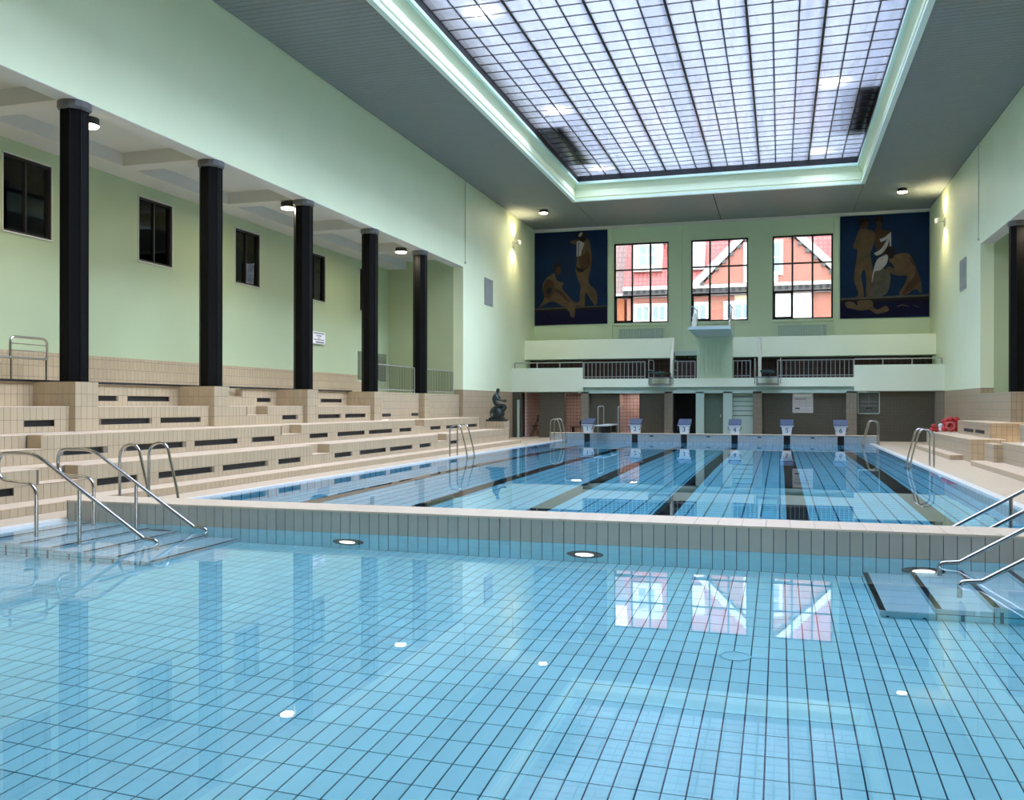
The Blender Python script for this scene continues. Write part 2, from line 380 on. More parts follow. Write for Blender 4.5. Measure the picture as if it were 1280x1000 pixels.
# far wall with three windows
b = MB(); FWN = [(-7.67, -5.07), (-4.02, -1.42), (-.34, 2.28)]; WB, WT = 5.39, 9.22
b.box(XL-.4, XR+.4, YF, YF+.35, 0, WB).box(XL-.4, XR+.4, YF, YF+.35, WT, ZC+.3)
xs = [XL-.4]+[q for p in FWN for q in p]+[XR+.4]
for i in range(0, len(xs), 2): b.box(xs[i], xs[i+1], YF, YF+.35, WB, WT)
wf = struct('wall_far', b, MINT_DIM, 'mint green far wall with three tall windows')
b = MB(); b.box(XL, XR, YF-.10, YF, 9.97, ZC); struct('trim_1', b, GREYW, 'pale cornice strip under the ceiling')
for x in (-7.83, -4.54, -.88, 2.43):
    b = MB(); b.box(x-.09, x+.09, YF-.05, YF, 4.2, 9.97); struct('trim_%d' % (2+(-7.83, -4.54, -.88, 2.43).index(x)), b, MINT_DIM, 'flat mint pilaster strip on the far wall')
b = MB(); b.box(XL, XR, 42.6, 42.9, 2.29, 3.61); wbal = struct('wall_balcony', b, MAROON, 'dark maroon wall under the upper balcony')
b = MB()
for i in range(70):
    x = XL+.13+i*.255; b.box(x-.015, x+.015, 42.57, 42.6, 2.3, 3.7)
for z in (2.75, 3.1, 3.4): b.box(XL, XR, 42.565, 42.6, z-.012, z+.012)
obj('wall_batten', b, M('maroon_batten', (.09, .04, .035), .5), wbal, kind='stuff')
for k, (x0, x1) in enumerate(FWN):
    f = MB(); y0, y1 = YF+.06, YF+.14; cw = (x1-x0)/3; rh = (WT-WB)/3
    def bar(a, c, d, e): f.box(a, c, y0, y1, d, e)
    bar(x0, x0+.07, WB, WT); bar(x1-.07, x1, WB, WT); bar(x0, x1, WB, WB+.07); bar(x0, x1, WT-.07, WT)
    e = struct('window_%d' % (k+1), f, BLKM, 'tall black framed nine pane window in the far wall, number %d from the left' % (k+1))
    for i in (1, 2):
        g = MB(); g.box(x0+cw*i-.04, x0+cw*i+.04, y0, y1, WB+.07, WT-.07); obj('mullion', g, BLKM, e)
    for j in (1, 2):
        g = MB(); z = WT-(3.81/3)*j + (.0 if j == 1 else .0); g.box(x0+.07, x1-.07, y0-.01, y1+.01, z-.035, z+.035); obj('glazing_bar', g, BLKM if j == 2 else IRON, e)
    g = MB(); z1 = WT-(3.81/3)*2; a, c = x0+.05, x0+cw+.03
    g.box(a, a+.08, y0-.04, y1, WB+.04, z1).box(c-.1, c, y0-.04, y1, WB+.04, z1).box(a, c, y0-.04, y1, WB+.04, WB+.13).box(a, c, y0-.04, y1, z1-.09, z1); obj('opening_sash', g, BLKM, e)
    for i in range(3):
        for j in range(3):
            g = MB(); g.box(x0+cw*i+.03, x0+cw*(i+1)-.03, y0+.035, y0+.041, WB+rh*j+.03, WB+rh*(j+1)-.03); obj('pane', g, GLASS, e)
    g = MB(); g.box(x0-.1, x0, YF-.03, YF+.35, WB-.1, WT+.06).box(x1, x1+.1, YF-.03, YF+.35, WB-.1, WT+.06).box(x0, x1, YF-.03, YF+.35, WT, WT+.06).box(x0, x1, YF-.06, YF+.35, WB-.12, WB); obj('window_frame', g, MINT_DIM, e)
# ceiling with ribs and the skylight opening
b = MB()
b.box(XL-.4, SX0-.12, YN, YF+.3, ZC+.02, ZC+.25).box(SX1+.12, XR+.4, YN, YF+.3, ZC+.02, ZC+.25).box(SX0-.12, SX1+.12, YN, SY0-.12, ZC+.02, ZC+.25).box(SX0-.12, SX1+.12, SY1+.12, YF+.3, ZC+.02, ZC+.25)
ce = struct('ceiling', b, DARKGAP, 'dark grey ribbed ceiling around the skylight')
b = MB(); y = YN
while y < YF-.05:
    y1 = min(y+.2, YF)-.016
    if y1 < SY0-.15 or y > SY1+.15: segs = [(XL+.03, SX0-.13), (SX0-.11, -2.66), (-2.62, SX1+.11), (SX1+.13, XR-.03)]
    else: segs = [(XL+.03, SX0-.13), (SX1+.13, XR-.03)]
    for a, c in segs: b.box(a, c, y, y1, ZC, ZC+.03)
    y += .2
obj('ceiling_rib', b, CEIL, ce, kind='stuff', fix=False)
# skylight: cove, bars, panes, roof void
sk = thing('skylight', 'large glazed skylight of many square panes set in a mint cove', 'skylight', (SX0, SY0, ZC))
ZS = 11.06
def ring(name, x0, x1, y0, y1, prof, mat, par):
    """profile (offset outwards, z) swept round the opening as four mitred lengths"""
    for side in range(4):
        q = MB(); n = len(prof); V = []
        for o_, z in prof:
            a = [(x0-o_, y0-o_), (x1+o_, y0-o_), (x1+o_, y1+o_), (x0-o_, y1+o_)]
            V.append(((*a[side], z), (*a[(side+1) % 4], z)))
        for p in V: q.v += [p[0], p[1]]
        for i in range(n):
            j = (i+1) % n; q.f.append((2*i, 2*i+1, 2*j+1, 2*j))
        q.f.append(tuple(2*i for i in range(n))); q.f.append(tuple(2*i+1 for i in reversed(range(n))))
        obj(name, q, mat, par)
ring('cove_lip', SX0, SX1, SY0, SY1, [(0, ZC-.06), (.14, ZC-.06), (.14, ZC+.03), (0, ZC+.03)], M('pale_mint_gloss', (.74, .88, .77), .4), sk)
ring('cove_band', SX0, SX1, SY0, SY1, [(.03, ZC+.03), (.03, ZC+.10), (-.0, ZC+.12), (.05, ZC+.40), (-.06, ZC+.62), (.3, ZC+.62), (.3, ZC+.03)], MINT, sk)
ring('cove_edge', SX0, SX1, SY0, SY1, [(-.16, ZC+.62), (-.16, ZC+.72), (-.10, ZC+.74), (.3, ZC+.74), (.3, ZC+.62)], M('mint_edge_gloss', (.66, .84, .72), .4), sk)
ring('glazing_frame', SX0, SX1, SY0, SY1, [(-.12, ZC+.74), (-.12, ZS+.05), (.3, ZS+.05), (.3, ZC+.74)], BLKM, sk)
NX = 18; NY = 54; gx = (SX1-SX0-.2)/NX; gy = (SY1-SY0-.2)/NY; GX0 = SX0+.1; GY0 = SY0+.1
for i in range(NX+1):
    t = .032 if i % 3 == 0 else .016
    g = MB(); g.box(GX0+gx*i-t, GX0+gx*i+t, GY0, GY0+gy*NY, ZS-.03, ZS+.03+(.06 if i % 3 == 0 else 0)); obj('glazing_bar', g, BLKM, sk)
for j in range(NY+1):
    g = MB(); g.box(GX0, GX0+gx*NX, GY0+gy*j-.011, GY0+gy*j+.011, ZS-.02, ZS+.02); obj('cross_bar', g, BLKM, sk)
pieces('pane', sk, [((GX0+gx*(i+.5), GY0+gy*(j+.5), ZS), (gx-.02, gy-.02, .006)) for i in range(NX) for j in range(NY)], SKYGL, 300, 'pane_field')
# roof void: low curbs, purlins, lamps hanging over the glass
b = MB()
b.box(SX0-.55, SX0-.3, SY0-.5, SY1+.5, ZC+.25, 12.2).box(SX1+.3, SX1+.55, SY0-.5, SY1+.5, ZC+.25, 12.2).box(SX0-.3, SX1+.3, SY1+.3, SY1+.5, ZC+.25, 12.2).box(SX0-.3, SX1+.3, SY0-.5, SY0-.3, ZC+.25, 12.2)
struct('wall_roof_void', b, M('roof_void_grey', (.05, .05, .052), .8), 'grey curb walls around the roof space over the skylight')
for i, x in enumerate([GX0+gx*k+.12 for k in (3, 9, 15)]):
    g = MB(); g.box(x-.03, x+.03, SY0-.3, SY1+.3, 11.5, 11.62).box(x-.05, x+.05, SY0-.3, SY1+.3, 11.62, 11.64)
    tag(obj('roof_beam', g, M('grey_steel_beam', (.2, .21, .2), .6)), 'slim steel beam over the skylight glass, %s' % ('nearest the left wall', 'over the middle of the pool', 'nearest the right wall')[i], 'beam', 'steel beams over the skylight')
g = MB(); g.box(SX0+.02, SX0+.55, SY0, SY1-.3, 11.45, 11.95)
dk = tag(obj('air_duct', g, M('dark_duct', (.03, .032, .03), .7)), 'long dark air duct over the left edge of the skylight glass', 'duct')
g = MB(); g.box(2.2, 2.95, 29.2, 34.2, 11.25, 11.7); bx_ = tag(obj('ventilation_unit', g, bpy.data.materials['dark_duct']), 'dark ventilation unit over the right edge of the skylight glass', 'ventilation unit')
g = MB(); g.box(-7.7, -7.05, 30.5, 35.5, 11.25, 11.44); tag(obj('ventilation_unit', g, bpy.data.materials['dark_duct']), 'dark ventilation unit over the left edge of the skylight glass', 'ventilation unit')
# ------------------------------------------------------------------ pools
FP = thing('pool_basin', 'shallow front pool lined with pale blue tiles', 'pool', (PX0, FY0, -DF), kind='structure')
b = MB(); zf = -DF-.02
b.box(PX0-.3, PX1+.3, FY0-.3, FY1+.02, zf-.2, zf-.004).box(PX0-.3, PX0-.012, FY0-.3, FY1, zf-.004, -.05).box(PX1+.012, PX1+.3, FY0-.3, FY1, zf-.004, -.05).box(PX0-.012, PX1+.012, FY0-.3, FY0-.012, zf-.004, -.05)
obj('basin_shell', b, BLUEGROUT, FP)
TW = .12; TL = .27; J = .009
its = []
nx = int(round((PX1-PX0)/TW)); ny = int(round((FY1-FY0)/TL)); tw = (PX1-PX0)/nx; tl = (FY1-FY0)/ny
for i in range(nx):
    for j in range(ny):
        its.append(((PX0+tw*(i+.5), FY0+tl*(j+.5), zf), (tw-J, tl-J, .012)))
pieces('floor_tile', FP, its, BLUE, 300, 'floor_tile_field')
its = []
for x in (PX0-.006, PX1+.006):
    n = int((FY1-FY0)/.125); q = (FY1-FY0)/n
    for j in range(n):
        for r_ in range(4): its.append(((x, FY0+q*(j+.5), -.05-.245*(r_+.5)), (.012, q-.007, .238)))
pieces('wall_tile', FP, its, BLUE, 300, 'wall_tile_field')
# divider between the pools
DV = thing('pool_divider', 'low tiled wall that divides the front pool from the lane pool', 'pool wall', (PX0, FY1, -DF))
b = MB(); b.box(PX0-.02, PX1+.4, FY1+.012, MY0-.012, -1.9, ZDIV-.02)
obj('divider_core', b, BLUEGROUT, DV)
its = []; itb = []; itc = []; q = .12; n = int((PX1+.38-PX0)/q); q = (PX1+.38-PX0)/n
for i in range(n):
    x = PX0+q*(i+.5); its.append(((x, FY1+.006, ZDIV-.018-.122), (q-.007, .012, .24)))
    for r_ in range(4): itb.append(((x, FY1+.006, -.03-.25*(r_+.5)), (q-.007, .012, .243)))
pieces('rim_tile', DV, its, BEIGE_GREYED, 300); pieces('wall_tile', DV, itb, BLUE, 300, 'wall_tile_field')
n = int(round(n/2)); q = (PX1+.4-PX0+.02)/n
for i in range(n): itc.append(((PX0-.02+q*(i+.5), (FY1+MY0)/2, ZDIV-.01), (q-.004, MY0-FY1+.01, .02)))
pieces('coping_slab', DV, itc, BEIGE_TOP, 300)
for u_, x in enumerate((-7.35, -4.79, -2.0, 1.33)):
    l = thing('underwater_lamp', ('round underwater lamp in the divider wall beside the left stairs', 'second underwater lamp from the left in the divider wall', 'third underwater lamp from the left in the divider wall', 'round underwater lamp in the divider wall beside the right stairs')[u_], 'lamp', (x, FY1, -.62), 'underwater lamps in the divider wall')
    g = MB(); n = 24; ro, ri = .2, .105
    for yy, rr in ((FY1-.0, ro), (FY1-.03, ro-.02), (FY1-.03, ri), (FY1-.0, ri)):
        g.v += [(x+rr*math.cos(2*math.pi*i/n), yy, -.62+rr*math.sin(2*math.pi*i/n)) for i in range(n)]
    for a in range(4):
        c = (a+1) % 4
        for i in range(n): g.f.append((a*n+i, a*n+(i+1) % n, c*n+(i+1) % n, c*n+i))
    obj('lamp_ring', g, IRON, l)
    g = MB(); g.v = [(x+ri*math.cos(2*math.pi*i/n), FY1-.02, -.62+ri*math.sin(2*math.pi*i/n)) for i in range(n)]+[(x, FY1-.028, -.62)]
    g.f = [(i, (i+1) % n, n) for i in range(n)]; obj('lamp_lens', g, UWLENS, l)
# steps into the front pool on both sides
for sgn, xw, lab in ((1, PX0, 'left'), (-1, PX1+.0, 'right')):
    st = thing('pool_steps', 'tiled steps that lead down into the front pool on its %s side' % lab, 'steps', (xw, 8.0, -DF), 'steps into the front pool')
    for k in range(6):
        z = -.05-.155*k; x0 = xw+sgn*.42*k; x1 = xw+sgn*.42*(k+1)
        g = MB(); g.box(x0, x1-sgn*.012, 7.95, FY1-.002, -DF-.008, z-.012); obj('step', g, WHITE if k == 0 else BLUE_T, st)
        its = []; n = 12; q = (FY1-7.95)/n
        for i in range(n):
            its.append(((x1-sgn*.006, 7.95+q*(i+.5), z-.085), (.012, q-.007, .14)))
        for i in range(6): its.append(((x0+sgn*.21, 7.95+2*q*(i+.5), z-.006), (.41, 2*q-.007, .012)))
        for i in range(3): its.append(((x0+sgn*(.07+.14*i), 7.944, z-.075), (.134, .012, .14)))
        pieces('step_tile', st, its, M('pale_aqua_tile', (.62, .82, .86), .3, piece=.04) if k == 0 and sgn == 1 else bpy.data.materials['pale_aqua_tile'], 300)
        g = MB(); g.box(x1-sgn*.05, x1, 7.96, FY1-.004, z, z+.006); obj('step_nosing', g, BLACKT, st, 'black nosing strip')
for k, (x, y) in enumerate(((-3.45, 7.35), (-.3, 6.6), (-6.9, 8.1))):
    g = MB(); n = 20
    g.tube([(x+.1*math.cos(2*math.pi*i/n), y+.1*math.sin(2*math.pi*i/n), zf+.016) for i in range(n)], .009, 6, closed=True)
    g.cyl(x, y, zf+.006, zf+.010, .094, 20)
    tag(obj('floor_drain', g, BLUE), ('round drain cover in the front pool floor near the middle', 'round drain cover in the front pool floor under the window reflections', 'round drain cover in the front pool floor near the left stairs')[k], 'drain', 'drain covers in the front pool floor')
# lane pool
LP = thing('pool_basin', 'long lane pool with black lane lines', 'pool', (PX0, MY0, -1.7), kind='structure')
b = MB(); yb = 23.5; z0, z1 = -1.65, -3.2
b.hexa([(PX0-.3, MY0-.02, z0-.4), (PX1+.3, MY0-.02, z0-.4), (PX1+.3, yb, z0-.4), (PX0-.3, yb, z0-.4), (PX0-.3, MY0-.02, z0), (PX1+.3, MY0-.02, z0), (PX1+.3, yb, z0), (PX0-.3, yb, z0)])
b.hexa([(PX0-.3, yb, z0-.4), (PX1+.3, yb, z0-.4), (PX1+.3, MY1+.3, z1-.4), (PX0-.3, MY1+.3, z1-.4), (PX0-.3, yb, z0), (PX1+.3, yb, z0), (PX1+.3, MY1+.3, z1), (PX0-.3, MY1+.3, z1)])
obj('basin_floor', b, BLUE_T, LP, 'pale blue tiled pool floor that deepens towards the far end')
b = MB(); b.box(PX0-.3, PX0, MY0, MY1, z1, -.05).box(PX1, PX1+.3, MY0, MY1, z1, -.05); obj('basin_side', b, BLUE_T, LP)
b = MB(); b.box(PX0-.3, PX1+.3, MY1, MY1+.3, z1-.2, -.1); obj('basin_end', b, BLUE_T, LP)
for k in range(6):
    x = -7.74+2.0*k; g = MB(); hw = .165; za = z0+.006; zb = z0+(z1-z0)*(MY1-1.2-yb)/(MY1+.3-yb)+.006
    g.hexa([(x-hw, MY0+1.2, za-.03), (x+hw, MY0+1.2, za-.03), (x+hw, yb, za-.03), (x-hw, yb, za-.03), (x-hw, MY0+1.2, za), (x+hw, MY0+1.2, za), (x+hw, yb, za), (x-hw, yb, za)])
    g.hexa([(x-hw, yb, za-.03), (x+hw, yb, za-.03), (x+hw, MY1-1.2, zb-.03), (x-hw, MY1-1.2, zb-.03), (x-hw, yb, za), (x+hw, yb, za), (x+hw, MY1-1.2, zb), (x-hw, MY1-1.2, zb)])
    g.box(x-.45, x+.45, MY0+1.05, MY0+1.3, za-.03, za)
    obj('lane_line', g, BLACKT, LP, 'black tiled lane line')
    g = MB(); g.box(x-.12, x+.12, MY1-.008, MY1+.01, -1.2, .27); obj('lane_target', g, BLACKT, LP, 'black lane mark on the end wall')
# raised end wall with coping
b = MB(); b.box(-9.35, PX1+.35, MY1, MY1+.62, -.1, .28); EW = tag(obj('pool_end_wall', b, ENDW), 'pale blue tiled raised wall at the far end of the lane pool', 'pool wall')
b = MB(); b.box(-9.36, PX1+.36, MY1-.03, MY1+.63, .28, .30); obj('coping', b, BEIGE_TOP, EW)
for x in (-5.05, -2.77, -.78, 1.22):
    g = MB(); g.box(x-.07, x+.07, MY1-.012, MY1, .17, .22); obj('inlet_cover', g, IRON, EW)
# water
b = MB(); b.box(PX0-.02, PX1+.02, FY0-.02, FY1+.02, -DF-.1, WZ); tag(obj('pool_water', b, WATER), 'still clear water that fills the shallow front pool', 'water', kind='stuff')
b = MB(); b.box(PX0-.02, PX1+.02, MY0-.02, MY1+.004, -3.7, WZ); tag(obj('pool_water', b, DEEPW), 'calm clear blue water in the long lane pool', 'water', kind='stuff')

# ------------------------------------------------------------------ left seating terrace
BL = thing('seating_terrace', 'stepped beige tiled seating terrace along the left side of the pools', 'seating', (-9.49, 0, 0))
YB0 = -3.0
STEPS = [  # front x, back x, z0, z1, y end
    (-9.49, -9.97, 0, .13, 33.36), (-9.95, -10.77, .13, .565, 33.36), (-10.75, -11.74, .565, 1.0, 32.2), (-11.72, -12.52, 1.0, 1.433, 25.0), (-12.5, -12.9, 1.433, 1.855, 25.0)]
SLOTS = {4: [(5.2,7.4),(7.9,9.0),(9.4,11.6),(12.0,12.7)], 3: [], 2: [], 1: []}
def yx(u, x):   # world y of a point seen at column u on the plane x (used once to read the slots off the plan)
    t = (u-640)/1134.0; return x*(t*SA+CA)/(t*CA-SA)
SL_PX = {5: [(-60, 26), (122, 146), (160, 212.5), (321, 338), (402, 427.5)], 4: [(31, 70), (127, 187.5), (200.6, 250.6), (288, 307.5), (354, 370.6), (397.5, 425), (432, 457)],
         3: [(-70, -10), (80, 130), (159, 229), (242, 298), (316.5, 344), (388, 410), (422.5, 456), (462, 490), (500, 514), (538, 550.6), (557.5, 572), (585, 596)],
         2: [(-90, -40), (0, 18), (122, 171), (198, 265.6), (279, 332.5), (349, 375.6), (418, 439), (451, 483), (488.5, 515), (525, 538), (562, 572)]}
NOTCH = [(10.3, 11.1), (18.0, 18.85), (25.75, 26.5), (2.5, 3.3)]
tiles = []; trim = []
TT = .010
for k, (xf, xb_, za, zb, ye) in enumerate(STEPS):
    stp = MB(); zm = (za+zb)/2
    if k == 0:
        stp.box(xb_-.3, xf-TT, YB0, ye, za, zb-.012); notches = []; slots = []
    else:
        notches = [(a+.25*(k-1)*.45, c+.25*(k-1)*.45) for a, c in NOTCH if c < ye-1]
        slots = [tuple(sorted((yx(p, xf), yx(q_, xf)))) for p, q_ in SL_PX[k+1]]
        slots = [(a, c) for a, c in slots if c < ye and not any(a < n1+.05 and c > n0-.05 for n0, n1 in notches)]
        zs0, zs1 = za+.10, za+.205
        # back mass, then the front skin with recesses cut in it
        stp.box(xb_-.3, xf-.30, YB0, ye, za, zb-.012)
        ev = sorted([(a, c, 'n') for a, c in notches]+[(a, c, 's') for a, c in slots]); y = YB0
        for a, c, ty in ev:
            a = max(a, y)
            if c <= a: continue
            stp.box(xf-.30, xf-TT, y, a, za, zb-.012)
            if ty == 'n': stp.box(xf-.30, xf-TT, a, c, za, zm)
            else: stp.box(xf-.30, xf-TT, a, c, za, zs0).box(xf-.30, xf-TT, a, c, zs1, zb-.012)
            y = c
        stp.box(xf-.30, xf-TT, y, ye, za, zb-.012)
    obj('seating_step', stp, GROUT, BL)
    # tread slabs
    tr = MB(); y = YB0
    for a, c in sorted(notches):
        tr.box(xb_, xf, y, a-.0, zb-.012, zb); tr.box(xf-.3, xf, a, c, zm, zm+.012); tr.box(xb_, xf-.30, a, c, zb-.012, zb); y = c
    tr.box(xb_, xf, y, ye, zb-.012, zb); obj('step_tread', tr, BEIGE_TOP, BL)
    # riser tiles
    q = .13; n = int((ye-YB0)/q)
    for i in range(n):
        yc = YB0+q*(i+.5)
        if k == 0: tiles.append(((xf-TT/2, yc, (za+zb)/2-.006), (TT, q-.006, zb-za-.02))); continue
        inn = any(a < yc < c for a, c in notches); ins = any(a-.03 < yc < c+.03 for a, c in slots)
        h = (zb-za-.012)/2
        if not inn: tiles.append(((xf-TT/2, yc, za+h*1.5), (TT, q-.006, h-.006)))
        else: tiles.append(((xf-.30+TT/2, yc, za+h*1.5+.006), (TT, q-.006, h-.018)))
        if ins:
            tiles.append(((xf-TT/2, yc, (zs1+za+h)/2), (TT, q-.006, max(.006, za+h-zs1-.006)))); tiles.append(((xf-TT/2, yc, (za+zs0)/2), (TT, q-.006, zs0-za-.006)))
        else: tiles.append(((xf-TT/2, yc, za+h*.5), (TT, q-.006, h-.006)))
    for a, c in notches:
        sm = MB(); sm.box(xf-.29, xf, c, c-.008, zm+.012, zb-.012).box(xf-.29, xf, a, a+.008, zm+.012, zb-.012); obj('notch_cheek', sm, BEIGE, BL)
    for a, c in slots:
        sm = MB(); sm.box(xf-.295, xf-.05, a+.003, c-.003, zs0+.002, zs1-.002); obj('vent_slot', sm, BLKM, BL, 'black ventilation slot in the riser')
# piers under the columns and the solid bays at the far end
for y in COLY:
    y0, y1 = y-.29, y+.26
    g = MB(); g.box(-12.9, -11.6-TT, y0+TT, y1-TT, 1.0, ZG-.002); obj('pier', g, GROUT, BL)
    for r_ in range(4):
        zc_ = 1.0+.215*(r_+.5)
        for i in range(4): tiles.append(((-11.6-TT/2, y0+.1375*(i+.5), zc_), (TT, .1315, .209)))
        for i in range(9): tiles.append(((-11.6-.13*(i+.5), y0+TT/2, zc_), (.124, TT, .209)))
g = MB(); g.box(-12.9, -11.8, COLY[-2]+.26, COLY[-1]-.29, 1.0, ZG).box(-12.9, -11.8, COLY[-1]+.26, YE, 1.0, ZG); obj('parapet_block', g, BEIGE_T, BL)
for a, c in ((25.75, 26.4), (28.1, 28.65)):
    g = MB(); g.box(-11.81, -11.79, a, c, 1.1, 1.19); obj('vent_slot', g, BLKM, BL)
g = MB(); g.box(-10.73, -9.95, 32.68, 33.36, .565, .84); obj('end_block', g, BEIGE_T, BL)
g = MB(); g.box(-12.52, -12.44, YB0, 25.0, ZG-.005, ZG+.035); obj('edge_strip', g, BLKM, BL, 'black strip along the gallery edge')
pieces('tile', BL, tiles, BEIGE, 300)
# right seating terrace
BR = thing('seating_terrace', 'beige tiled bench steps along the right side of the lane pool', 'seating', (4.4, 25, 0))
for nm, x0, x1, y0, y1, za, zb in (('bench_step', 4.5, 5.15, 6.0, 24.6, 0, .12), ('bench_step', 5.05, 5.9, 6.0, 24.0, 0, .60), ('bench_step', 5.5, 6.9, 6.0, 24.3, 0, 1.02), ('bench_block', 4.86, 5.06, 23.88, 24.8, 0, .55),
                                   ('bench_step', 4.42, 4.8, 26.97, 33.3, 0, .13), ('bench_step', 4.75, 5.6, 26.05, 33.36, 0, .59), ('bench_step', 5.42, 6.9, 27.15, 31.7, 0, 1.0), ('bench_block', 5.42, 6.28, 31.7, 33.0, 0, .61)):
    g = MB(); g.box(x0, x1, y0, y1, za, zb-.012); e = obj(nm, g, BEIGE_T, BR)
    g = MB(); g.box(x0-.004, x1, y0-.004, y1, zb-.012, zb); obj('bench_top', g, BEIGE_TOP, e)
g = MB(); g.box(6.23, 7.4, 28.46, YE, .5, ZG).box(6.23, 7.4, 24.7, 25.3, .5, ZG).box(6.9, 7.4, 6, 28.46, .5, ZG); obj('pier', g, BEIGE_T, BR)
for a, c in ((27.75, 28.9), (29.3, 30.6)):
    g = MB(); g.box(5.405, 5.43, a, c, .69, .78); obj('vent_slot', g, BLKM, BR, 'black ventilation slot in the bench')

# ------------------------------------------------------------------ columns
def make_column():
    r = thing('column', None, 'column', (0, 0, ZG), 'black gallery columns')
    g = MB(); g.cyl(0, 0, ZG, ZL-.16, .235, 8, rot=R(22.5)); obj('shaft', g, BLACK, r)
    for a in range(8):
        t = 2*math.pi*a/8+R(22.5); g = MB(); g.tube([(.232*math.cos(t), .232*math.sin(t), ZG), (.232*math.cos(t), .232*math.sin(t), ZL-.16)], .014, 5); obj('edge_bead', g, BLACK, r)
    g = MB(); g.cyl(0, 0, ZL-.16, ZL-.12, .245, 16, .28).cyl(0, 0, ZL-.12, ZL-.012, .28, 16); obj('capital', g, M('grey_capital', (.13, .13, .125), .4), r, 'grey rounded capital')
    return r
c0 = make_column(); NTH = ['out of frame, first', 'out of frame, second', 'leftmost, nearest the camera', 'second from the left', 'third from the left', 'fourth from the left', 'fifth and farthest']
for i, y in enumerate(COLY):
    o = c0 if i == 0 else copy_tree(c0); o.location = (-11.89, y, ZG)
    o['label'] = 'black octagonal column on the left gallery edge, %s' % NTH[i] if i > 1 else 'black octagonal column of the left gallery nearest behind the picture edge' if i else 'black octagonal column of the left gallery beside the camera'
for i, y in enumerate((29.06, 25.07)):
    o = copy_tree(c0); o.location = (6.55, y, ZG); o['label'] = ('black column at the right edge of the photo, in the right gallery', 'black column of the right gallery, just outside the frame')[i]

# ------------------------------------------------------------------ rails and ladders
def stair_rail(name, label, y, sgn, tipx, mid, extra=True, group='stair rails of the pools', depth=-.55):
    """bent stainless tube from the deck, back in a loop, then down to the water"""
    X = lambda d: tipx-sgn*d
    r = thing(name, label, 'handrail', (tipx, y, 0), group)
    g = MB(); p = [(X(1.44), y, -.05), (X(1.44), y, .56), (X(1.98), y, .60), (X(1.98), y, .91), (X(1.46), y, .91), (X(0), y, .015)]
    P = rounded([Vector(q) for q in p], .145, 8)
    g.tube(P, .021, 10)
    obj('rail_tube', g, STEEL, r, smooth=True)
    g = MB(); g.tube([(X(0), y, .015), (X(-.17), y, .0), (X(-.17), y, depth)], .021, 10, fillet=.05); obj('tip_post', g, STEEL, r, smooth=True)
    g = MB(); g.tube([(X(mid), y, -.45), (X(mid), y, .91*(mid)/1.46)], .021, 10); obj('post', g, STEEL, r, smooth=True)
    return r
stair_rail('stair_rail', 'bent steel handrail of the left stairs, nearer the camera', 8.3, 1, -6.61, .85)
stair_rail('stair_rail', 'bent steel handrail of the left stairs, beside the divider', 9.25, 1, -6.66, .82)
stair_rail('stair_rail', 'steel handrail of the right front stairs, beside the divider', 9.25, -1, 1.60, 1.3)
stair_rail('stair_rail', 'steel handrail of the right front stairs, lowest at the right edge', 8.3, -1, 1.606, 1.3)
stair_rail('stair_rail', 'steel handrail of the lane pool right stairs, behind the divider', 10.6, -1, 1.87, .9)
stair_rail('stair_rail', 'steel handrail of the lane pool right stairs, farther one with a post', 11.6, -1, 1.88, .66)
def ladder(name, label, xd, sgn, y, w_=.62):
    r = thing(name, label, 'ladder', (xd, y, 0), 'chrome pool ladders')
    for yy in (y, y+w_):
        g = MB(); P = [(xd, yy, 0), (xd, yy, .86), (xd+sgn*.30, yy, .93), (xd+sgn*.52, yy, .1), (xd+sgn*.55, yy, -.9)]
        g.tube(P, .021, 10, fillet=.26); obj('rail', g, STEEL, r, smooth=True)
    for z in (-.25, -.5, -.75):
        xx = xd+sgn*.545; g = MB(); g.box(xx-.04, xx+.04, y, y+w_, z-.015, z+.015); obj('rung', g, STEEL, r)
    return r
ladder('pool_ladder', 'chrome pool ladder at the near left corner of the lane pool', PX0-.22, 1, 10.75)
ladder('pool_ladder', 'chrome pool ladder halfway along the left edge of the lane pool', PX0-.22, 1, 24.15)
ladder('pool_ladder', 'chrome pool ladder in the far left corner of the lane pool', PX0-.22, 1, 35.9)
ladder('pool_ladder', 'chrome pool ladder halfway along the right edge of the lane pool', PX1+.20, -1, 23.45)
ladder('pool_ladder', 'chrome pool ladder in the far right corner of the lane pool', PX1+.20, -1, 35.9)

# ------------------------------------------------------------------ far end: gallery, tower, boards, blocks
GA = thing('balcony', 'long lower balcony with mint parapet across the far end', 'balcony', (XL, YP, 2.05))
g = MB(); g.box(XL, -8.4, YP, YP+.16, 2.06, 3.12); obj('parapet', g, PALE, GA)
g = MB(); g.box(2.9, XR, YP, YP+.16, 2.06, 3.12); obj('parapet', g, PALE, GA)
g = MB(); g.box(-8.4, 2.9, YP, YP+.2, 2.25, 2.62); obj('parapet', g, PALE, GA)
g = MB(); g.box(XL, XR, YP+.16, 42.6, 2.04, 2.28); obj('balcony_slab', g, GREENP, GA)
for (x0, x1) in ((XL+.1, -8.4), (2.9, XR-.1)):
    g = MB(); g.tube([(x0, YP+.08, 3.36), (x1, YP+.08, 3.36)], .028, 8)
    for q in range(4): xx = x0+(x1-x0)*q/3; g.box(xx-.025, xx+.025, YP+.06, YP+.10, 3.12, 3.36)
    obj('handrail', g, ALU, GA, 'pale tube handrail')
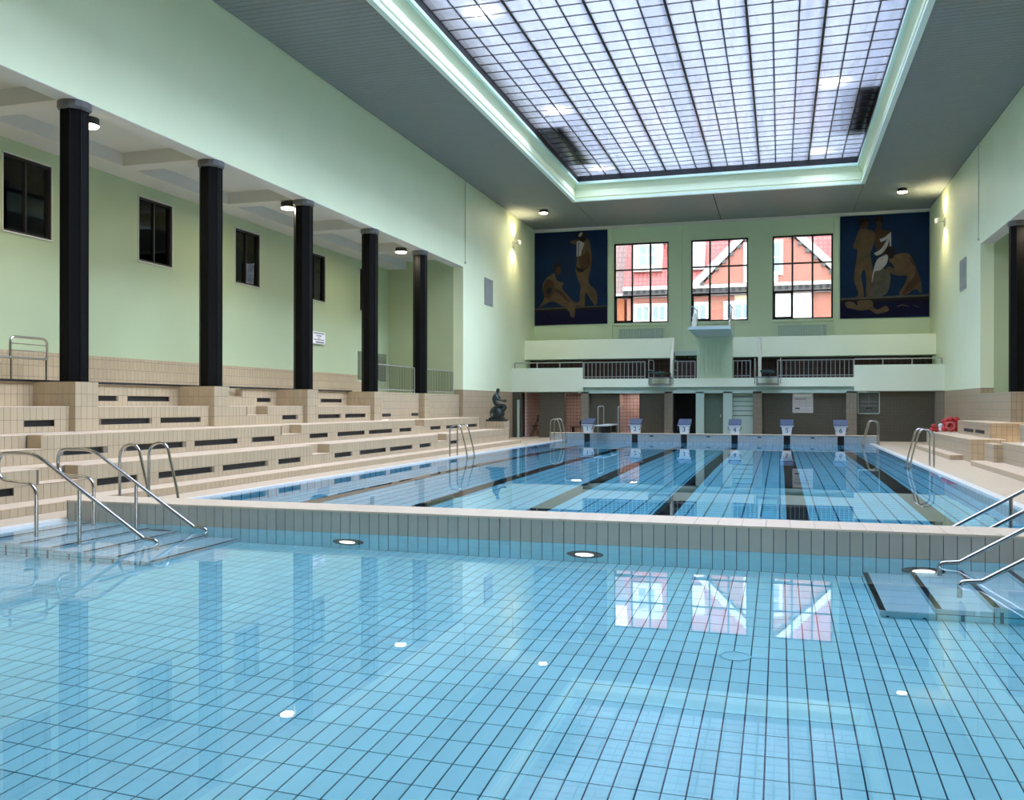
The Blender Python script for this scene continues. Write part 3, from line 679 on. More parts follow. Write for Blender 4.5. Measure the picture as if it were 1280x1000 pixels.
for (x0, x1) in ((-8.35, -5.65), (-4.41, -3.5), (-1.9, -1.2), (-.1, 2.88)):
    g = MB(); g.box(x0, x1, YP+.08, YP+.12, 3.33, 3.37).box(x0, x1, YP+.085, YP+.115, 2.70, 2.73); obj('top_rail', g, ALU, GA)
    n = max(3, int((x1-x0)/.17))
    for i in range(n+1):
        xx = x0+(x1-x0)*i/n; g = MB(); t = .012 if 0 < i < n else .022; g.box(xx-t, xx+t, YP+.085, YP+.115, 2.62, 3.36); obj('baluster', g, ALU, GA)
UB = thing('balcony', 'upper balcony with plain mint parapet below the murals', 'balcony', (XL, 41.6, 3.6))
g = MB(); g.box(XL, -4.64, 41.6, 41.75, 3.62, 4.52); obj('parapet', g, PALE, UB)
g = MB(); g.box(-2.02, XR, 41.6, 41.75, 3.62, 4.50); obj('parapet', g, PALE, UB)
g = MB(); g.box(XL+.005, -4.64, 41.75, YF-.06, 3.62, 3.9).box(-2.02, XR-.005, 41.75, YF-.06, 3.62, 3.9).box(-4.64, -2.02, 42.2, YF-.06, 3.75, 3.95); obj('balcony_slab', g, GREENP, UB)
g = MB(); g.prism([(41.75, 4.52), (41.6, 4.52), (41.0, 3.5), (40.9, 2.35), (41.05, 2.35), (41.2, 3.45)], 'X', -4.72, -4.60); obj('stair_string', g, M('cream_board', (.80, .78, .66), .5), UB, 'pale stair side at the parapet end')
g = MB(); g.box(-.93, -.79, 41.4, 41.58, 2.3, 4.5); obj('post', g, bpy.data.materials['cream_board'], UB, 'pale upright board')
for x0, x1 in ((-7.45, -5.3), (-.1, 2.05)):
    rd = thing('radiator', 'low ribbed radiator under the %s far window' % ('left' if x0 < -4 else 'right'), 'radiator', (x0, YF-.2, 4.6), 'radiators under the far windows')
    n = 20; q = (x1-x0)/n
    for i in range(n):
        g = MB(); g.box(x0+q*i+.01, x0+q*(i+1)-.01, YF-.2, YF-.05, 4.5, 5.08); obj('rib', g, GREENP, rd)
    g = MB(); g.box(x0, x1, YF-.22, YF-.03, 5.08, 5.11); obj('cover', g, GREENP, rd)
# wall under the gallery
UW = struct('wall_under_balcony', MB().box(-10.46, -9.27, 39.75, 39.95, 0, 2.05).box(-8.14, -6.8, 39.75, 39.95, 0, 2.05).box(-5.92, -4.8, 39.75, 39.95, 0, 2.05).box(-.73, 2.6, 39.75, 39.95, 0, 2.05).box(3.01, 6.28, 39.75, 39.95, 0, 2.05), SHADE_T, 'beige tiled wall under the lower balcony, browned by painted shade')
for x0, x1, mt in ((XL-.1, -11.25, SHADE_T), (-8.47, -8.14, SHADE_PIER_T), (-4.80, -4.45, SHADE_PIER_T), (-3.46, -3.12, GREENP), (-2.32, -1.94, GREENP), (-1.1, -.73, SHADE_PIER_T), (2.6, 3.01, SHADE_PIER_T), (5.95, 6.3, SHADE_PIER_T)):
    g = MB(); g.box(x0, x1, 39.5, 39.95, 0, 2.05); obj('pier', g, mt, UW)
g = MB(); g.box(-8.6, 3.4, 39.5, 39.72, 1.98, 2.1); obj('beam', g, GREENP, UW)
g = MB(); g.box(XL, -8.14, 42.3, 42.5, 0, 2.05).box(-11.2, -11.1, 39.95, 42.4, 0, 2.05).box(-6.95, -5.7, 41.2, 41.3, 0, 2.05).box(-6.95, -6.85, 39.95, 41.2, 0, 2.05).box(-5.85, -5.75, 39.95, 41.2, 0, 2.05); obj('room_lining', g, PINK, UW, 'pink tiled room beyond the openings')
g = MB(); g.box(-4.45, -3.46, 41.0, 41.1, 0, 2.05).box(-4.5, -4.45, 39.95, 41, 0, 2.05).box(-3.46, -3.4, 39.95, 41, 0, 2.05); obj('room_lining', g, DARKGAP, UW, 'dark passage')
for nm, x0, x1 in (('door_1', -3.12, -2.32),):
    g = MB(); g.box(x0, x1, 39.78, 39.85, 0, 2.05); d = struct(nm, g, DGREEN, 'dark green door under the diving tower')
    g = MB(); g.box(x1-.14, x1-.09, 39.72, 39.78, .95, 1.08); obj('door_handle', g, ALU, d)
    for z0_, z1_ in ((.15, .95), (1.1, 1.9)):
        g = MB(); g.box(x0+.15, x1-.2, 39.765, 39.78, z0_, z1_); obj('door_panel', g, DGREEN, d)
lv = thing('slatted_screen', 'green slatted panel under the balcony, right of the diving tower', 'panel', (-1.5, 39.8, 0))
g = MB(); g.box(-1.94, -1.1, 39.85, 39.9, 0, 2.05); obj('backing', g, DGREEN, lv)
for i in range(5):
    z = 2.03-.2*i; g = MB(); g.box(-1.93, -1.11, 39.79, 39.85, z-.19, z-.02); obj('slat', g, GREENP, lv)
g = MB(); g.box(-1.93, -1.11, 39.8, 39.85, .02, 1.0); obj('slat', g, GREENP, lv)
# diving tower
DT = thing('diving_tower', 'mint concrete diving tower with high platform at the middle of the far end', 'diving tower', (-2.7, 39.8, 0))
g = MB()
for i in range(9):
    x = -3.44+1.48*i/9; g.box(x+.006, x+1.48/9-.006, 39.68, 39.75, 2.62, 4.36)
obj('fluted_face', g, MINT_DIM, DT, kind='stuff')
g = MB(); g.box(-3.44, -1.96, 39.70, 40.5, 2.3, 4.40); obj('shaft', g, MINT_DIM, DT)
g = MB(); g.hexa([(-3.53, 36.95, 4.50), (-1.88, 36.95, 4.50), (-1.96, 40.5, 4.36), (-3.44, 40.5, 4.36), (-3.53, 36.95, 4.62), (-1.88, 36.95, 4.62), (-1.9, 40.5, 4.62), (-3.5, 40.5, 4.62)]); obj('platform', g, M('grey_mint_slab', (.46, .56, .54), .5), DT)
for x in (-3.48, -1.93):
    g = MB(); g.tube([(x, 37.3, 4.62), (x, 37.3, 5.5), (x, 38.6, 5.55), (x, 40.4, 5.6), (x, 40.4, 4.62)], .02, 6).tube([(x, 38.6, 4.62), (x, 38.6, 5.55)], .02, 6).tube([(x, 37.3, 5.06), (x, 40.4, 5.1)], .015, 6); obj('guard_rail', g, ALU, DT)
    g = MB(); g.prism([(37.6, 4.64), (39.4, 4.64), (39.4, 5.35), (38.3, 5.3), (37.7, 4.95)], 'X', x+(.03 if x < -3 else -.05), x+(.05 if x < -3 else -.03)); obj('side_screen', g, WCLOTH, DT, 'white canvas side screen')
# spring boards on the balcony
for xc, lab in ((-4.93, 'left of'), (-.50, 'right of')):
    sb = thing('spring_board', 'dark teal springboard on the lower balcony, %s the tower' % lab, 'springboard', (xc, 39.4, 2.6), 'springboards on the lower balcony')
    g = MB(); g.hexa([(xc-.25, 36.8, 2.80), (xc+.25, 36.8, 2.80), (xc+.25, 41.2, 2.84), (xc-.25, 41.2, 2.84), (xc-.25, 36.8, 2.84), (xc+.25, 36.8, 2.84), (xc+.25, 41.2, 2.90), (xc-.25, 41.2, 2.90)]); obj('board', g, TEAL, sb)
    g = MB()
    for dx in (-.42, .42): g.box(xc+dx-.03, xc+dx+.03, 38.9, 41.0, 2.60, 2.66).box(xc+dx-.025, xc+dx+.025, 38.9, 38.95, 2.3, 2.66).box(xc+dx-.025, xc+dx+.025, 39.35, 39.40, 2.3, 2.66)
    g.box(xc-.45, xc+.45, 38.9, 38.95, 2.3, 2.35).box(xc-.45, xc+.45, 38.9, 38.95, 2.6, 2.66).box(xc-.45, xc+.45, 39.2, 39.44, 2.33, 2.39); obj('bracket', g, ALU, sb)
    g = MB(); g.cyl(xc, 39.2, 2.64, 2.80, .1, 10); obj('fulcrum', g, IRON, sb)
    for dx in (-.52, .52):
        g = MB(); g.tube([(xc+dx, 39.3, 2.35), (xc+dx, 39.3, 3.42), (xc+dx, 41.0, 3.46), (xc+dx, 41.0, 2.3)], .02, 6, fillet=.15).tube([(xc+dx, 39.3, 3.0), (xc+dx, 41.0, 3.0)], .015, 6); obj('side_rail', g, ALU, sb)
sb = thing('spring_board', 'low one metre springboard on the pool end wall, beside the first starting block', 'springboard', (-7.0, 37.6, .3))
g = MB(); g.hexa([(-7.25, 36.3, .60), (-6.75, 36.3, .60), (-6.75, 39.2, .60), (-7.25, 39.2, .60), (-7.25, 36.3, .64), (-6.75, 36.3, .64), (-6.75, 39.2, .65), (-7.25, 39.2, .65)]); obj('board', g, M('pale_board', (.62, .66, .66), .5), sb)
g = MB(); g.box(-7.2, -6.8, 37.5, 37.8, .3, .6).box(-7.2, -6.8, 38.9, 39.1, 0, .6); obj('stand', g, IRON, sb)
for x in (-7.36, -6.5):
    g = MB(); g.tube([(x, 37.7, .3), (x, 37.7, 1.40), (x, 39.0, 1.42), (x, 39.0, 0)], .026, 6, fillet=.15); obj('side_rail', g, ALU, sb)
# starting blocks
def make_block():
    r = thing('starting_block', None, 'starting block', (0, 37.6, .30), 'starting blocks at the far end')
    g = MB(); g.hexa([(-.25, 37.30, .62), (.25, 37.30, .62), (.25, 37.85, .72), (-.25, 37.85, .72), (-.25, 37.28, .70), (.25, 37.28, .70), (.25, 37.86, .90), (-.25, 37.86, .90)]); obj('platform', g, BPLAST, r, 'blue grey sloping platform')
    g = MB(); g.hexa([(-.16, 37.38, .30), (.16, 37.38, .30), (.16, 37.78, .30), (-.16, 37.78, .30), (-.20, 37.33, .62), (.20, 37.33, .62), (.22, 37.80, .70), (-.22, 37.80, .70)]); obj('pedestal', g, WPLAST, r)
    for dx in (-.25, .25):
        g = MB(); g.tube([(dx, 37.28, .62), (dx, 37.24, .50), (dx*.7, 37.26, .46)], .014, 6); obj('backstroke_grip', g, IRON, r)
    g = MB(); g.box(-.26, .26, 37.275, 37.285, .63, .66); obj('edge_strip', g, WPLAST, r)
    return r
b0 = make_block()
for k in range(6):
    o = b0 if k == 0 else copy_tree(b0); o.location = (-7.74+2.0*k, 37.6, .30)
    o['label'] = 'white starting block with blue grey platform, ' + ('leftmost of the row', 'second from the left', 'third from the left', 'fourth from the left', 'fifth from the left', 'rightmost of the row')[k]; o['lane'] = k+1
for k, o in enumerate([q for q in list(COL.objects) if q.name.startswith('starting_block')]):
    n = o['lane']
    cu = bpy.data.curves.new('lane_number', 'FONT'); cu.body = str(n); cu.size = .26; cu.extrude = .003; cu.align_x = 'CENTER'; cu.align_y = 'CENTER'; cu.materials.append(BLKM)
    t0 = bpy.data.objects.new('lane_number', cu); me = bpy.data.meshes.new_from_object(t0); bpy.data.objects.remove(t0)
    t = bpy.data.objects.new('lane_number', me); t.location = (0, -.255, .17); t.rotation_euler = (R(97), 0, 0); link(t, o)

# ------------------------------------------------------------------ murals
def smooth_poly(pts, seg=4):
    n = len(pts); out = []
    for i in range(n):
        p0, p1, p2, p3 = [Vector((*pts[(i+k-1) % n], 0)) for k in range(4)]
        for s_ in range(seg):
            t = s_/seg; q = .5*((2*p1)+(-p0+p2)*t+(2*p0-5*p1+4*p2-p3)*t*t+(-p0+3*p1-3*p2+p3)*t**3); out.append((q.x, q.y))
    return out
SKIN = M('painted_tan', (.085, .060, .038), .7, spec=.12, noise=.22, nscale=3); SKIND = M('painted_brown', (.05, .029, .019), .7, spec=.12, noise=.25, nscale=3)
PW = M('painted_white', (.30, .30, .31), .7, spec=.12, noise=.15, nscale=5); PBLK = M('painted_dark', (.012, .010, .012), .7, spec=.12); PNAVY = M('painted_navy_water', (.003, .004, .028), .6, spec=.12, noise=.5, nscale=4); PBLUE = M('painted_blue', (.002, .017, .055), .6, spec=.12, noise=.35, nscale=.8); PGREY = M('painted_grey', (.07, .068, .06), .7, spec=.12, noise=.3, nscale=4)
def mural(name, label, x0, x1, z0, z1, shapes, px):
    m = thing(name, label, 'mural', (x0, YF, z0), 'bather murals beside the far windows')
    g = MB(); g.box(x0, x1, YF-.05, YF, z0, z1); obj('canvas', g, PBLUE, m)
    W, H = x1-x0, z1-z0; d = .052
    for nm, mt, pts, sm in shapes:
        P = [(x0+W*(p[0]-px[0])/(px[2]-px[0]), z1-H*(p[1]-px[1])/(px[3]-px[1])) for p in pts]
        if sm: P = smooth_poly(P)
        g = MB(); g.prism(P, 'Y', YF-d, YF-.049); d += .0015; obj(nm, g, mt, m)
mural('mural', 'dark blue mural of a seated and a standing bather, left of the windows', -11.62, -8.0, 5.40, 9.93, [
    ('painted_water', PNAVY, [(22, 835), (755, 820), (755, 958), (22, 970)], False),
    ('painted_ledge', PGREY, [(22, 800), (755, 790), (755, 805), (22, 815)], False),
    ('painted_shadow', PBLK, [(22, 815), (755, 800), (755, 822), (22, 835)], False),
    ('painted_figure', SKIN, [(440, 440), (455, 330), (450, 260), (470, 200), (385, 170), (395, 150), (470, 130), (520, 110), (575, 150), (590, 230), (600, 330), (590, 420), (570, 560), (640, 640), (660, 720), (640, 790), (600, 740), (540, 660), (530, 790), (500, 790), (480, 700), (490, 600), (460, 520)], True),
    ('painted_figure', SKIN, [(180, 480), (225, 460), (250, 530), (320, 560), (300, 600), (360, 680), (430, 750), (480, 740), (490, 640), (530, 640), (500, 780), (440, 790), (430, 890), (390, 890), (380, 850), (340, 810), (230, 740), (150, 750), (80, 790), (75, 780), (120, 700), (100, 600), (130, 520)], True),
    ('painted_figure', SKIND, [(170, 520), (215, 540), (230, 600), (300, 640), (380, 740), (330, 720), (240, 640), (180, 700), (120, 690), (110, 600), (140, 520)], True),
    ('painted_head', SKIND, [(230, 400), (270, 395), (292, 430), (280, 465), (250, 475), (230, 450)], True),
    ('painted_hair', PBLK, [(210, 390), (240, 360), (280, 365), (295, 395), (250, 400), (232, 440), (212, 430)], True),
    ('painted_costume', PBLK, [(140, 630), (170, 600), (200, 610), (190, 650), (155, 668)], True),
    ('painted_costume', PBLK, [(445, 400), (480, 420), (540, 410), (530, 440), (495, 462), (455, 440)], True),
    ('painted_costume', SKIND, [(470, 300), (530, 290), (560, 240), (590, 330), (570, 420), (540, 430), (500, 420), (480, 380)], True),
    ('painted_hair', PBLK, [(455, 90), (490, 70), (545, 90), (550, 140), (510, 160), (470, 140)], True),
    ('painted_towel', PW, [(475, 85), (495, 70), (510, 80), (490, 110), (470, 108)], True),
    ('painted_towel', PW, [(450, 160), (480, 150), (528, 180), (505, 240), (490, 300), (450, 305)], False),
    ('painted_fold', PBLK, [(470, 170), (476, 170), (470, 300), (463, 300)], False),
], (22, 55, 755, 965))
mural('mural', 'dark blue mural of bathers with a white drape, right of the windows', 2.58, 6.26, 5.36, 9.94, [
    ('painted_water', PNAVY, [(30, 800), (840, 795), (840, 930), (30, 942)], False),
    ('painted_ledge', PGREY, [(30, 762), (840, 750), (840, 768), (30, 780)], False),
    ('painted_shadow', PBLK, [(30, 780), (840, 768), (840, 795), (30, 800)], False),
    ('painted_figure', SKIN, [(205, 170), (240, 150), (290, 170), (350, 200), (340, 300), (310, 380), (320, 450), (330, 560), (310, 740), (270, 750), (275, 620), (255, 520), (225, 580), (250, 750), (160, 765), (200, 730), (160, 600), (180, 440), (190, 340), (150, 320), (185, 220)], True),
    ('painted_figure', SKIND, [(360, 160), (400, 150), (420, 185), (490, 195), (480, 330), (420, 400), (360, 330), (350, 230)], True),
    ('painted_head', SKIND, [(215, 90), (260, 75), (295, 105), (275, 150), (230, 160), (210, 130)], True),
    ('painted_hair', PBLK, [(205, 100), (235, 65), (290, 75), (300, 110), (260, 100), (215, 140)], True),
    ('painted_head', SKIND, [(365, 85), (400, 75), (420, 100), (405, 150), (375, 150)], True),
    ('painted_hair', PBLK, [(340, 90), (370, 55), (420, 60), (430, 110), (410, 120), (390, 90), (365, 110)], True),
    ('painted_towel', PW, [(395, 260), (440, 245), (498, 200), (500, 325), (485, 325), (484, 240), (440, 275), (405, 285)], False),
    ('painted_towel', PW, [(345, 380), (400, 350), (440, 300), (490, 220), (470, 310), (425, 375), (375, 400)], True),
    ('painted_drape', PGREY, [(360, 500), (440, 520), (490, 560), (490, 640), (450, 740), (300, 760), (330, 640)], True),
    ('painted_towel', PW, [(370, 440), (440, 400), (470, 400), (460, 470), (400, 530), (350, 540), (325, 640), (330, 560)], True),
    ('painted_figure', SKIN, [(480, 440), (540, 400), (640, 390), (690, 440), (740, 560), (770, 660), (770, 740), (720, 700), (640, 745), (570, 745), (620, 660), (640, 590), (560, 580), (500, 560), (460, 530), (440, 545), (470, 500), (530, 520), (510, 480)], True),
    ('painted_figure', SKIND, [(655, 430), (680, 470), (720, 560), (650, 660), (600, 735), (640, 735), (760, 640), (730, 540), (690, 440)], True),
    ('painted_hair', PBLK, [(455, 350), (490, 325), (530, 350), (520, 420), (490, 430), (460, 390)], True),
    ('painted_figure', SKIN, [(80, 800), (150, 800), (190, 830), (200, 790), (320, 790), (340, 850), (380, 870), (450, 840), (480, 880), (420, 900), (360, 905), (300, 870), (220, 875), (130, 855), (90, 845)], True),
    ('painted_ripple', PGREY, [(550, 850), (600, 832), (660, 850), (600, 842)], True), ('painted_ripple', PGREY, [(700, 840), (730, 850), (755, 862), (720, 850)], True),
], (30, 45, 843, 942))

# ------------------------------------------------------------------ statue
ST = thing('statue', 'dark bronze statue of a seated figure on the left terrace end', 'statue', (-10.32, 33.0, .84))
g = MB(); g.box(-10.70, -10.02, 32.72, 33.3, .84, .92); obj('plinth', g, BRONZE, ST)
g = MB(); g.sphere(-10.34, 33.0, 1.14, .30, .22, .30, 14, 10); g.box(-10.62, -10.08, 32.82, 33.2, .92, .98); obj('rock', g, BRONZE, ST, smooth=True)
def skin_mesh(name, joints, edges, mat, parent, sub=2, root=0):
    off = wloc(parent); me = bpy.data.meshes.new(name)
    me.from_pydata([tuple(Vector(j[0])-off) for j in joints], edges, [])
    o = bpy.data.objects.new(name, me); link(o, parent); me.materials.append(mat)
    md = o.modifiers.new('skin', 'SKIN'); md.use_smooth_shade = True
    for i, j in enumerate(joints):
        r_ = j[1] if isinstance(j[1], tuple) else (j[1], j[1]); me.skin_vertices[0].data[i].radius = r_; me.skin_vertices[0].data[i].use_root = (i == root)
    s_ = o.modifiers.new('sub', 'SUBSURF'); s_.levels = sub; s_.render_levels = sub
    return o
sx_, sy_ = -10.36, 33.0
J_ = [((sx_, sy_, 1.44), .115), ((sx_-.06, sy_, 1.58), .11), ((sx_-.09, sy_, 1.72), .115), ((sx_-.03, sy_, 1.86), .10), ((sx_+.02, sy_, 1.94), .05), ((sx_+.06, sy_, 2.03), .085), ((sx_+.07, sy_, 2.10), .06),
      ((sx_-.01, sy_-.15, 1.85), .06), ((sx_+.10, sy_-.17, 1.68), .045), ((sx_+.30, sy_-.10, 1.62), .035), ((sx_+.40, sy_-.05, 1.66), .03),
      ((sx_-.01, sy_+.15, 1.85), .06), ((sx_+.10, sy_+.17, 1.66), .045), ((sx_+.30, sy_+.10, 1.60), .035), ((sx_+.38, sy_+.05, 1.64), .03),
      ((sx_+.08, sy_-.09, 1.42), .10), ((sx_+.38, sy_-.11, 1.46), .065), ((sx_+.26, sy_-.10, 1.18), .05), ((sx_+.20, sy_-.09, .99), .04), ((sx_+.32, sy_-.09, .96), .03),
      ((sx_+.08, sy_+.09, 1.40), .10), ((sx_+.36, sy_+.11, 1.40), .065), ((sx_+.18, sy_+.10, 1.14), .05), ((sx_+.10, sy_+.09, .99), .04), ((sx_+.22, sy_+.09, .96), .03)]
skin_mesh('figure', J_, [(0,1),(1,2),(2,3),(3,4),(4,5),(5,6),(3,7),(7,8),(8,9),(9,10),(3,11),(11,12),(12,13),(13,14),(0,15),(15,16),(16,17),(17,18),(18,19),(0,20),(20,21),(21,22),(22,23),(23,24)], BRONZE, ST)

# ------------------------------------------------------------------ lamps
def area(name, loc, size, power, col, par=None, rot=(0, 0, 0), spread=None):
    l = bpy.data.lights.new(name, 'AREA'); l.shape = 'DISK'; l.size = size; l.energy = power; l.color = col
    if spread: l.spread = spread
    o = bpy.data.objects.new(name, l); o.rotation_euler = rot; link(o, par); o.location = Vector(loc)-(wloc(par) if par else Vector((0, 0, 0))); return o
def disc_lamp(label, x, y, z, group, power, lens=LENS, r=.19, col=(1, .86, .62)):
    t = thing('ceiling_lamp', label, 'lamp', (x, y, z), group)
    g = MB(); g.cyl(x, y, z-.13, z, r, 20); obj('housing', g, IRON, t)
    g = MB(); g.cyl(x, y, z-.155, z-.13, r*.92, 20, r); obj('lens', g, lens, t)
    area('lamp_light', (x, y, z-.17), r*1.8, power, col, t)
LAMPP = 50
for y, lb in ((6.9, 'round ceiling lamp of the left gallery, beside the camera'), (13.89, 'ceiling lamp of the left gallery beside the leftmost column'), (21.03, 'round ceiling lamp of the left gallery beside the third column'), (28.36, 'round ceiling lamp of the left gallery beside the farthest column')):
    disc_lamp(lb, -12.30, y, 6.72 if abs(y-21.03) < .3 else 7.06 if False else 6.76, 'ceiling lamps of the left gallery', LAMPP)
for y, lb in ((14.0, 'ceiling lamp of the right gallery, out of frame nearer the camera'), (21.0, 'ceiling lamp of the right gallery, out of frame'), (28.4, 'ceiling lamp of the right gallery behind its last column')):
    disc_lamp(lb, 6.95, y, 6.76, 'ceiling lamps of the right gallery', LAMPP)
for x, y, lb in ((-10.05, 38.9, 'round downlight in the ceiling above the left mural'), (4.66, 39.0, 'round downlight in the ceiling above the right mural')):
    disc_lamp(lb, x, y, ZC, 'downlights in the far ceiling', 60, LENS, .19)
for x, y, lb in ((1.39, 36.15, 'lamp over the skylight glass, far right'), (-7.0, 36.28, 'lamp over the skylight glass, far left'), (-7.0, 28.74, 'lamp over the skylight glass, nearer on the left'), (1.48, 28.49, 'lamp over the skylight glass, nearer on the right'), (-7.0, 21.0, 'lamp over the skylight glass, out of frame on the left'), (1.48, 21.0, 'lamp over the skylight glass, out of frame on the right')):
    disc_lamp(lb, x, y, 11.5, 'lamps hanging over the skylight', 130, LENSW, .24, (1, .9, .75))
for sgn, x, y in ((1, XL, 39.5), (-1, XR, 39.4)):
    t = thing('wall_spotlight', 'small upward spotlight high on the %s wall near the far end' % ('left' if sgn > 0 else 'right'), 'spotlight', (x, y, 8.78), 'wall spotlights near the far end')
    g = MB(); g.box(x, x+sgn*.06, y-.06, y+.06, 8.62, 8.9).tube([(x, y, 8.76), (x+sgn*.28, y, 8.8)], .02, 6).tube([(x+sgn*.02, y+.02, 8.6), (x+sgn*.02, y+.02, 7.5)], .012, 5); obj('bracket', g, GREYW, t)
    g = MB(); g.cyl(x+sgn*.3, y, 8.72, 8.9, .09, 12, .11); obj('lamp_head', g, WPLAST, t)
    g = MB(); g.cyl(x+sgn*.3, y, 8.90, 8.905, .09, 12); obj('lens', g, LENS, t)
    for zz, rx in ((8.93, 0), (8.70, R(180))):
        l = bpy.data.lights.new('spot_light', 'SPOT'); l.energy = 140; l.color = (1, .84, .5); l.spot_size = R(130); l.spot_blend = .8; l.shadow_soft_size = .05
        o = bpy.data.objects.new('spot_light', l); link(o, t); o.location = Vector((x+sgn*.3, y, zz))-wloc(t)
        o.rotation_euler = (0, R(180), 0) if rx == 0 else (0, 0, 0)
    g = MB(); y0 = 35.4 if sgn > 0 else 35.1; g.box(x, x+sgn*.04, y0, y0+1.05, 5.6, 6.7)
    vt = tag(obj('vent_grille', g, M('grey_grille_frame', (.36, .38, .35), .5) if sgn > 0 else bpy.data.materials['grey_grille_frame']), 'grey ventilation grille on the %s wall near the far end' % ('left' if sgn > 0 else 'right'), 'vent', 'wall ventilation grilles')
    for i in range(12):
        g = MB(); z = 5.66+i*.086; g.box(x+sgn*.04, x+sgn*.055, y0+.05, y0+1.0, z, z+.05); obj('slat', g, bpy.data.materials['grey_grille_frame'], vt)
area('lamp_light', (-9.0, 41.0, 1.98), .5, 9, (1, .86, .8)); area('lamp_light', (-6.3, 40.6, 1.98), .3, 6, (1, .86, .8))

# ------------------------------------------------------------------ small things
def sign(name, label, cat, loc, ax, w_, h_, rows, frame=None, bg=WPLAST, group=None):
    t = thing(name, label, cat, loc, group); x, y, z = loc
    def bx(a, c, d, e, t0, t1):
        return MB().box(x+a, x+c, y-t1, y-t0, z+d, z+e) if ax == 'Y' else MB().box(x+t0, x+t1, y+a, y+c, z+d, z+e)
    obj('panel', bx(0, w_, 0, h_, 0, .02), bg, t)
    for i, (a, c, d, e, mt) in enumerate(rows):
        obj('printed_line', bx(w_*a, w_*c, h_*d, h_*e, .02, .0225), mt, t)
    if frame:
        for q in ((0, w_, -.03, 0), (0, w_, h_, h_+.03), (-.03, 0, 0, h_), (w_, w_+.03, 0, h_)): obj('frame', bx(*q, 0, .035), frame, t)
    return t
GL = M('printed_grey', (.25, .25, .25), .7)
sign('notice_sign', 'white notice sign with dark lettering on the left gallery wall', 'sign', (-14.70, 26.64, 3.48), 'X', .85, .40, [(.08, .92, .82, .92, GL), (.3, .7, .62, .72, GL), (.4, .6, .45, .52, GL), (.1, .9, .30, .38, GL), (.25, .9, .1, .18, BLKM)])
sign('notice_board', 'pale notice board with a printed table under the balcony', 'sign', (.5, 39.75, 1.15), 'Y', .82, .84, [(.05, .95, .80, .92, WCLOTH), (.1, .65, .66, .72, GL), (.1, .95, .54, .56, GL), (.1, .95, .44, .46, GL), (.1, .95, .34, .36, GL), (.1, .95, .12, .14, GL), (.12, .35, .20, .26, BLKM), (.35, .36, .1, .75, GL), (.66, .67, .1, .75, GL)], None, M('pale_grey_board', (.50, .48, .45), .5), 'boards under the balcony')
sign('notice_board', 'dark glazed board in a thin frame under the balcony at right', 'sign', (3.09, 39.75, 1.15), 'Y', .78, .84, [(.1, .9, .55, .57, GL), (.1, .9, .35, .37, GL), (.35, .65, .2, .28, BLKM), (.5, .51, .1, .9, GL)], GREENP, M('dark_board', (.10, .11, .10), .2), 'boards under the balcony')
lp = thing('louvre_vent', 'olive ventilation grille on the left gallery wall near its far end', 'vent', (-14.7, 30.05, 2.4))
OLG = M('olive_grille', (.20, .23, .15), .5)
g = MB(); g.box(-14.75, -14.71, 30.1, 32.5, 2.40, 3.42); obj('panel', g, OLG, lp)
for j in range(3):
    for i in range(7):
        g = MB(); g.box(-14.71, -14.695, 30.15+j*.8, 30.85+j*.8, 2.46+i*.135, 2.56+i*.135); obj('slat', g, OLG, lp)
rl = thing('gallery_rail', 'chrome looped rail with crossbars at the gallery back, far left', 'rail', (-14.2, 13.9, ZG))
g = MB(); g.tube([(-14.0, 13.8, 2.36), (-14.0, 13.8, 2.76), (-14.0, 14.7, 2.76), (-14.0, 14.7, 2.36)], .025, 8, fillet=.12, closed=False).tube([(-14.0, 13.0, 2.36), (-14.0, 14.7, 2.36)], .025, 8); obj('loop', g, STEEL, rl, smooth=True)
g = MB(); g.tube([(-14.0, 13.8, 2.63), (-14.0, 14.7, 2.63)], .012, 6).tube([(-14.0, 13.8, 2.5), (-14.0, 14.7, 2.5)], .012, 6); obj('crossbar', g, STEEL, rl)
g = MB(); g.tube([(-14.0, 13.82, ZG), (-14.0, 13.82, 2.4)], .02, 6).tube([(-14.0, 14.68, ZG), (-14.0, 14.68, 2.4)], .02, 6); obj('post', g, STEEL, rl)
for y0, y1, lb in ((25.5, 28.7, 'between the last two columns'), (29.5, 32.5, 'beyond the farthest column')):
    r = thing('gallery_rail', 'slim metal gallery railing %s' % lb, 'railing', (-11.9, y0, ZG), 'gallery railings')
    x = -11.95; g = MB(); g.tube([(x, y0, 1.92), (x, y0, 2.72), (x, y1, 2.72), (x, y1, 1.86)], .022, 8, fillet=.06); obj('top_rail', g, ALU, r)
    g = MB(); g.tube([(x, y0, 1.95), (x, y1, 1.95)], .018, 6); obj('bottom_rail', g, ALU, r)
    n = 26
    for i in range(1, n): yy = y0+(y1-y0)*i/n; g = MB(); g.box(x-.006, x+.006, yy-.006, yy+.006, 1.95, 2.72); obj('baluster', g, IRON, r)
g = MB(); g.tube([(-14.5+23.6, 32.5, ZG), (9.1, 32.5, 5.9)], .05, 8).box(9.05, 9.15, 32.4, 32.6, 3.6, 3.7); tag(obj('wall_pipe', g, LIME), 'yellow green vertical pipe in the right gallery corner', 'pipe')
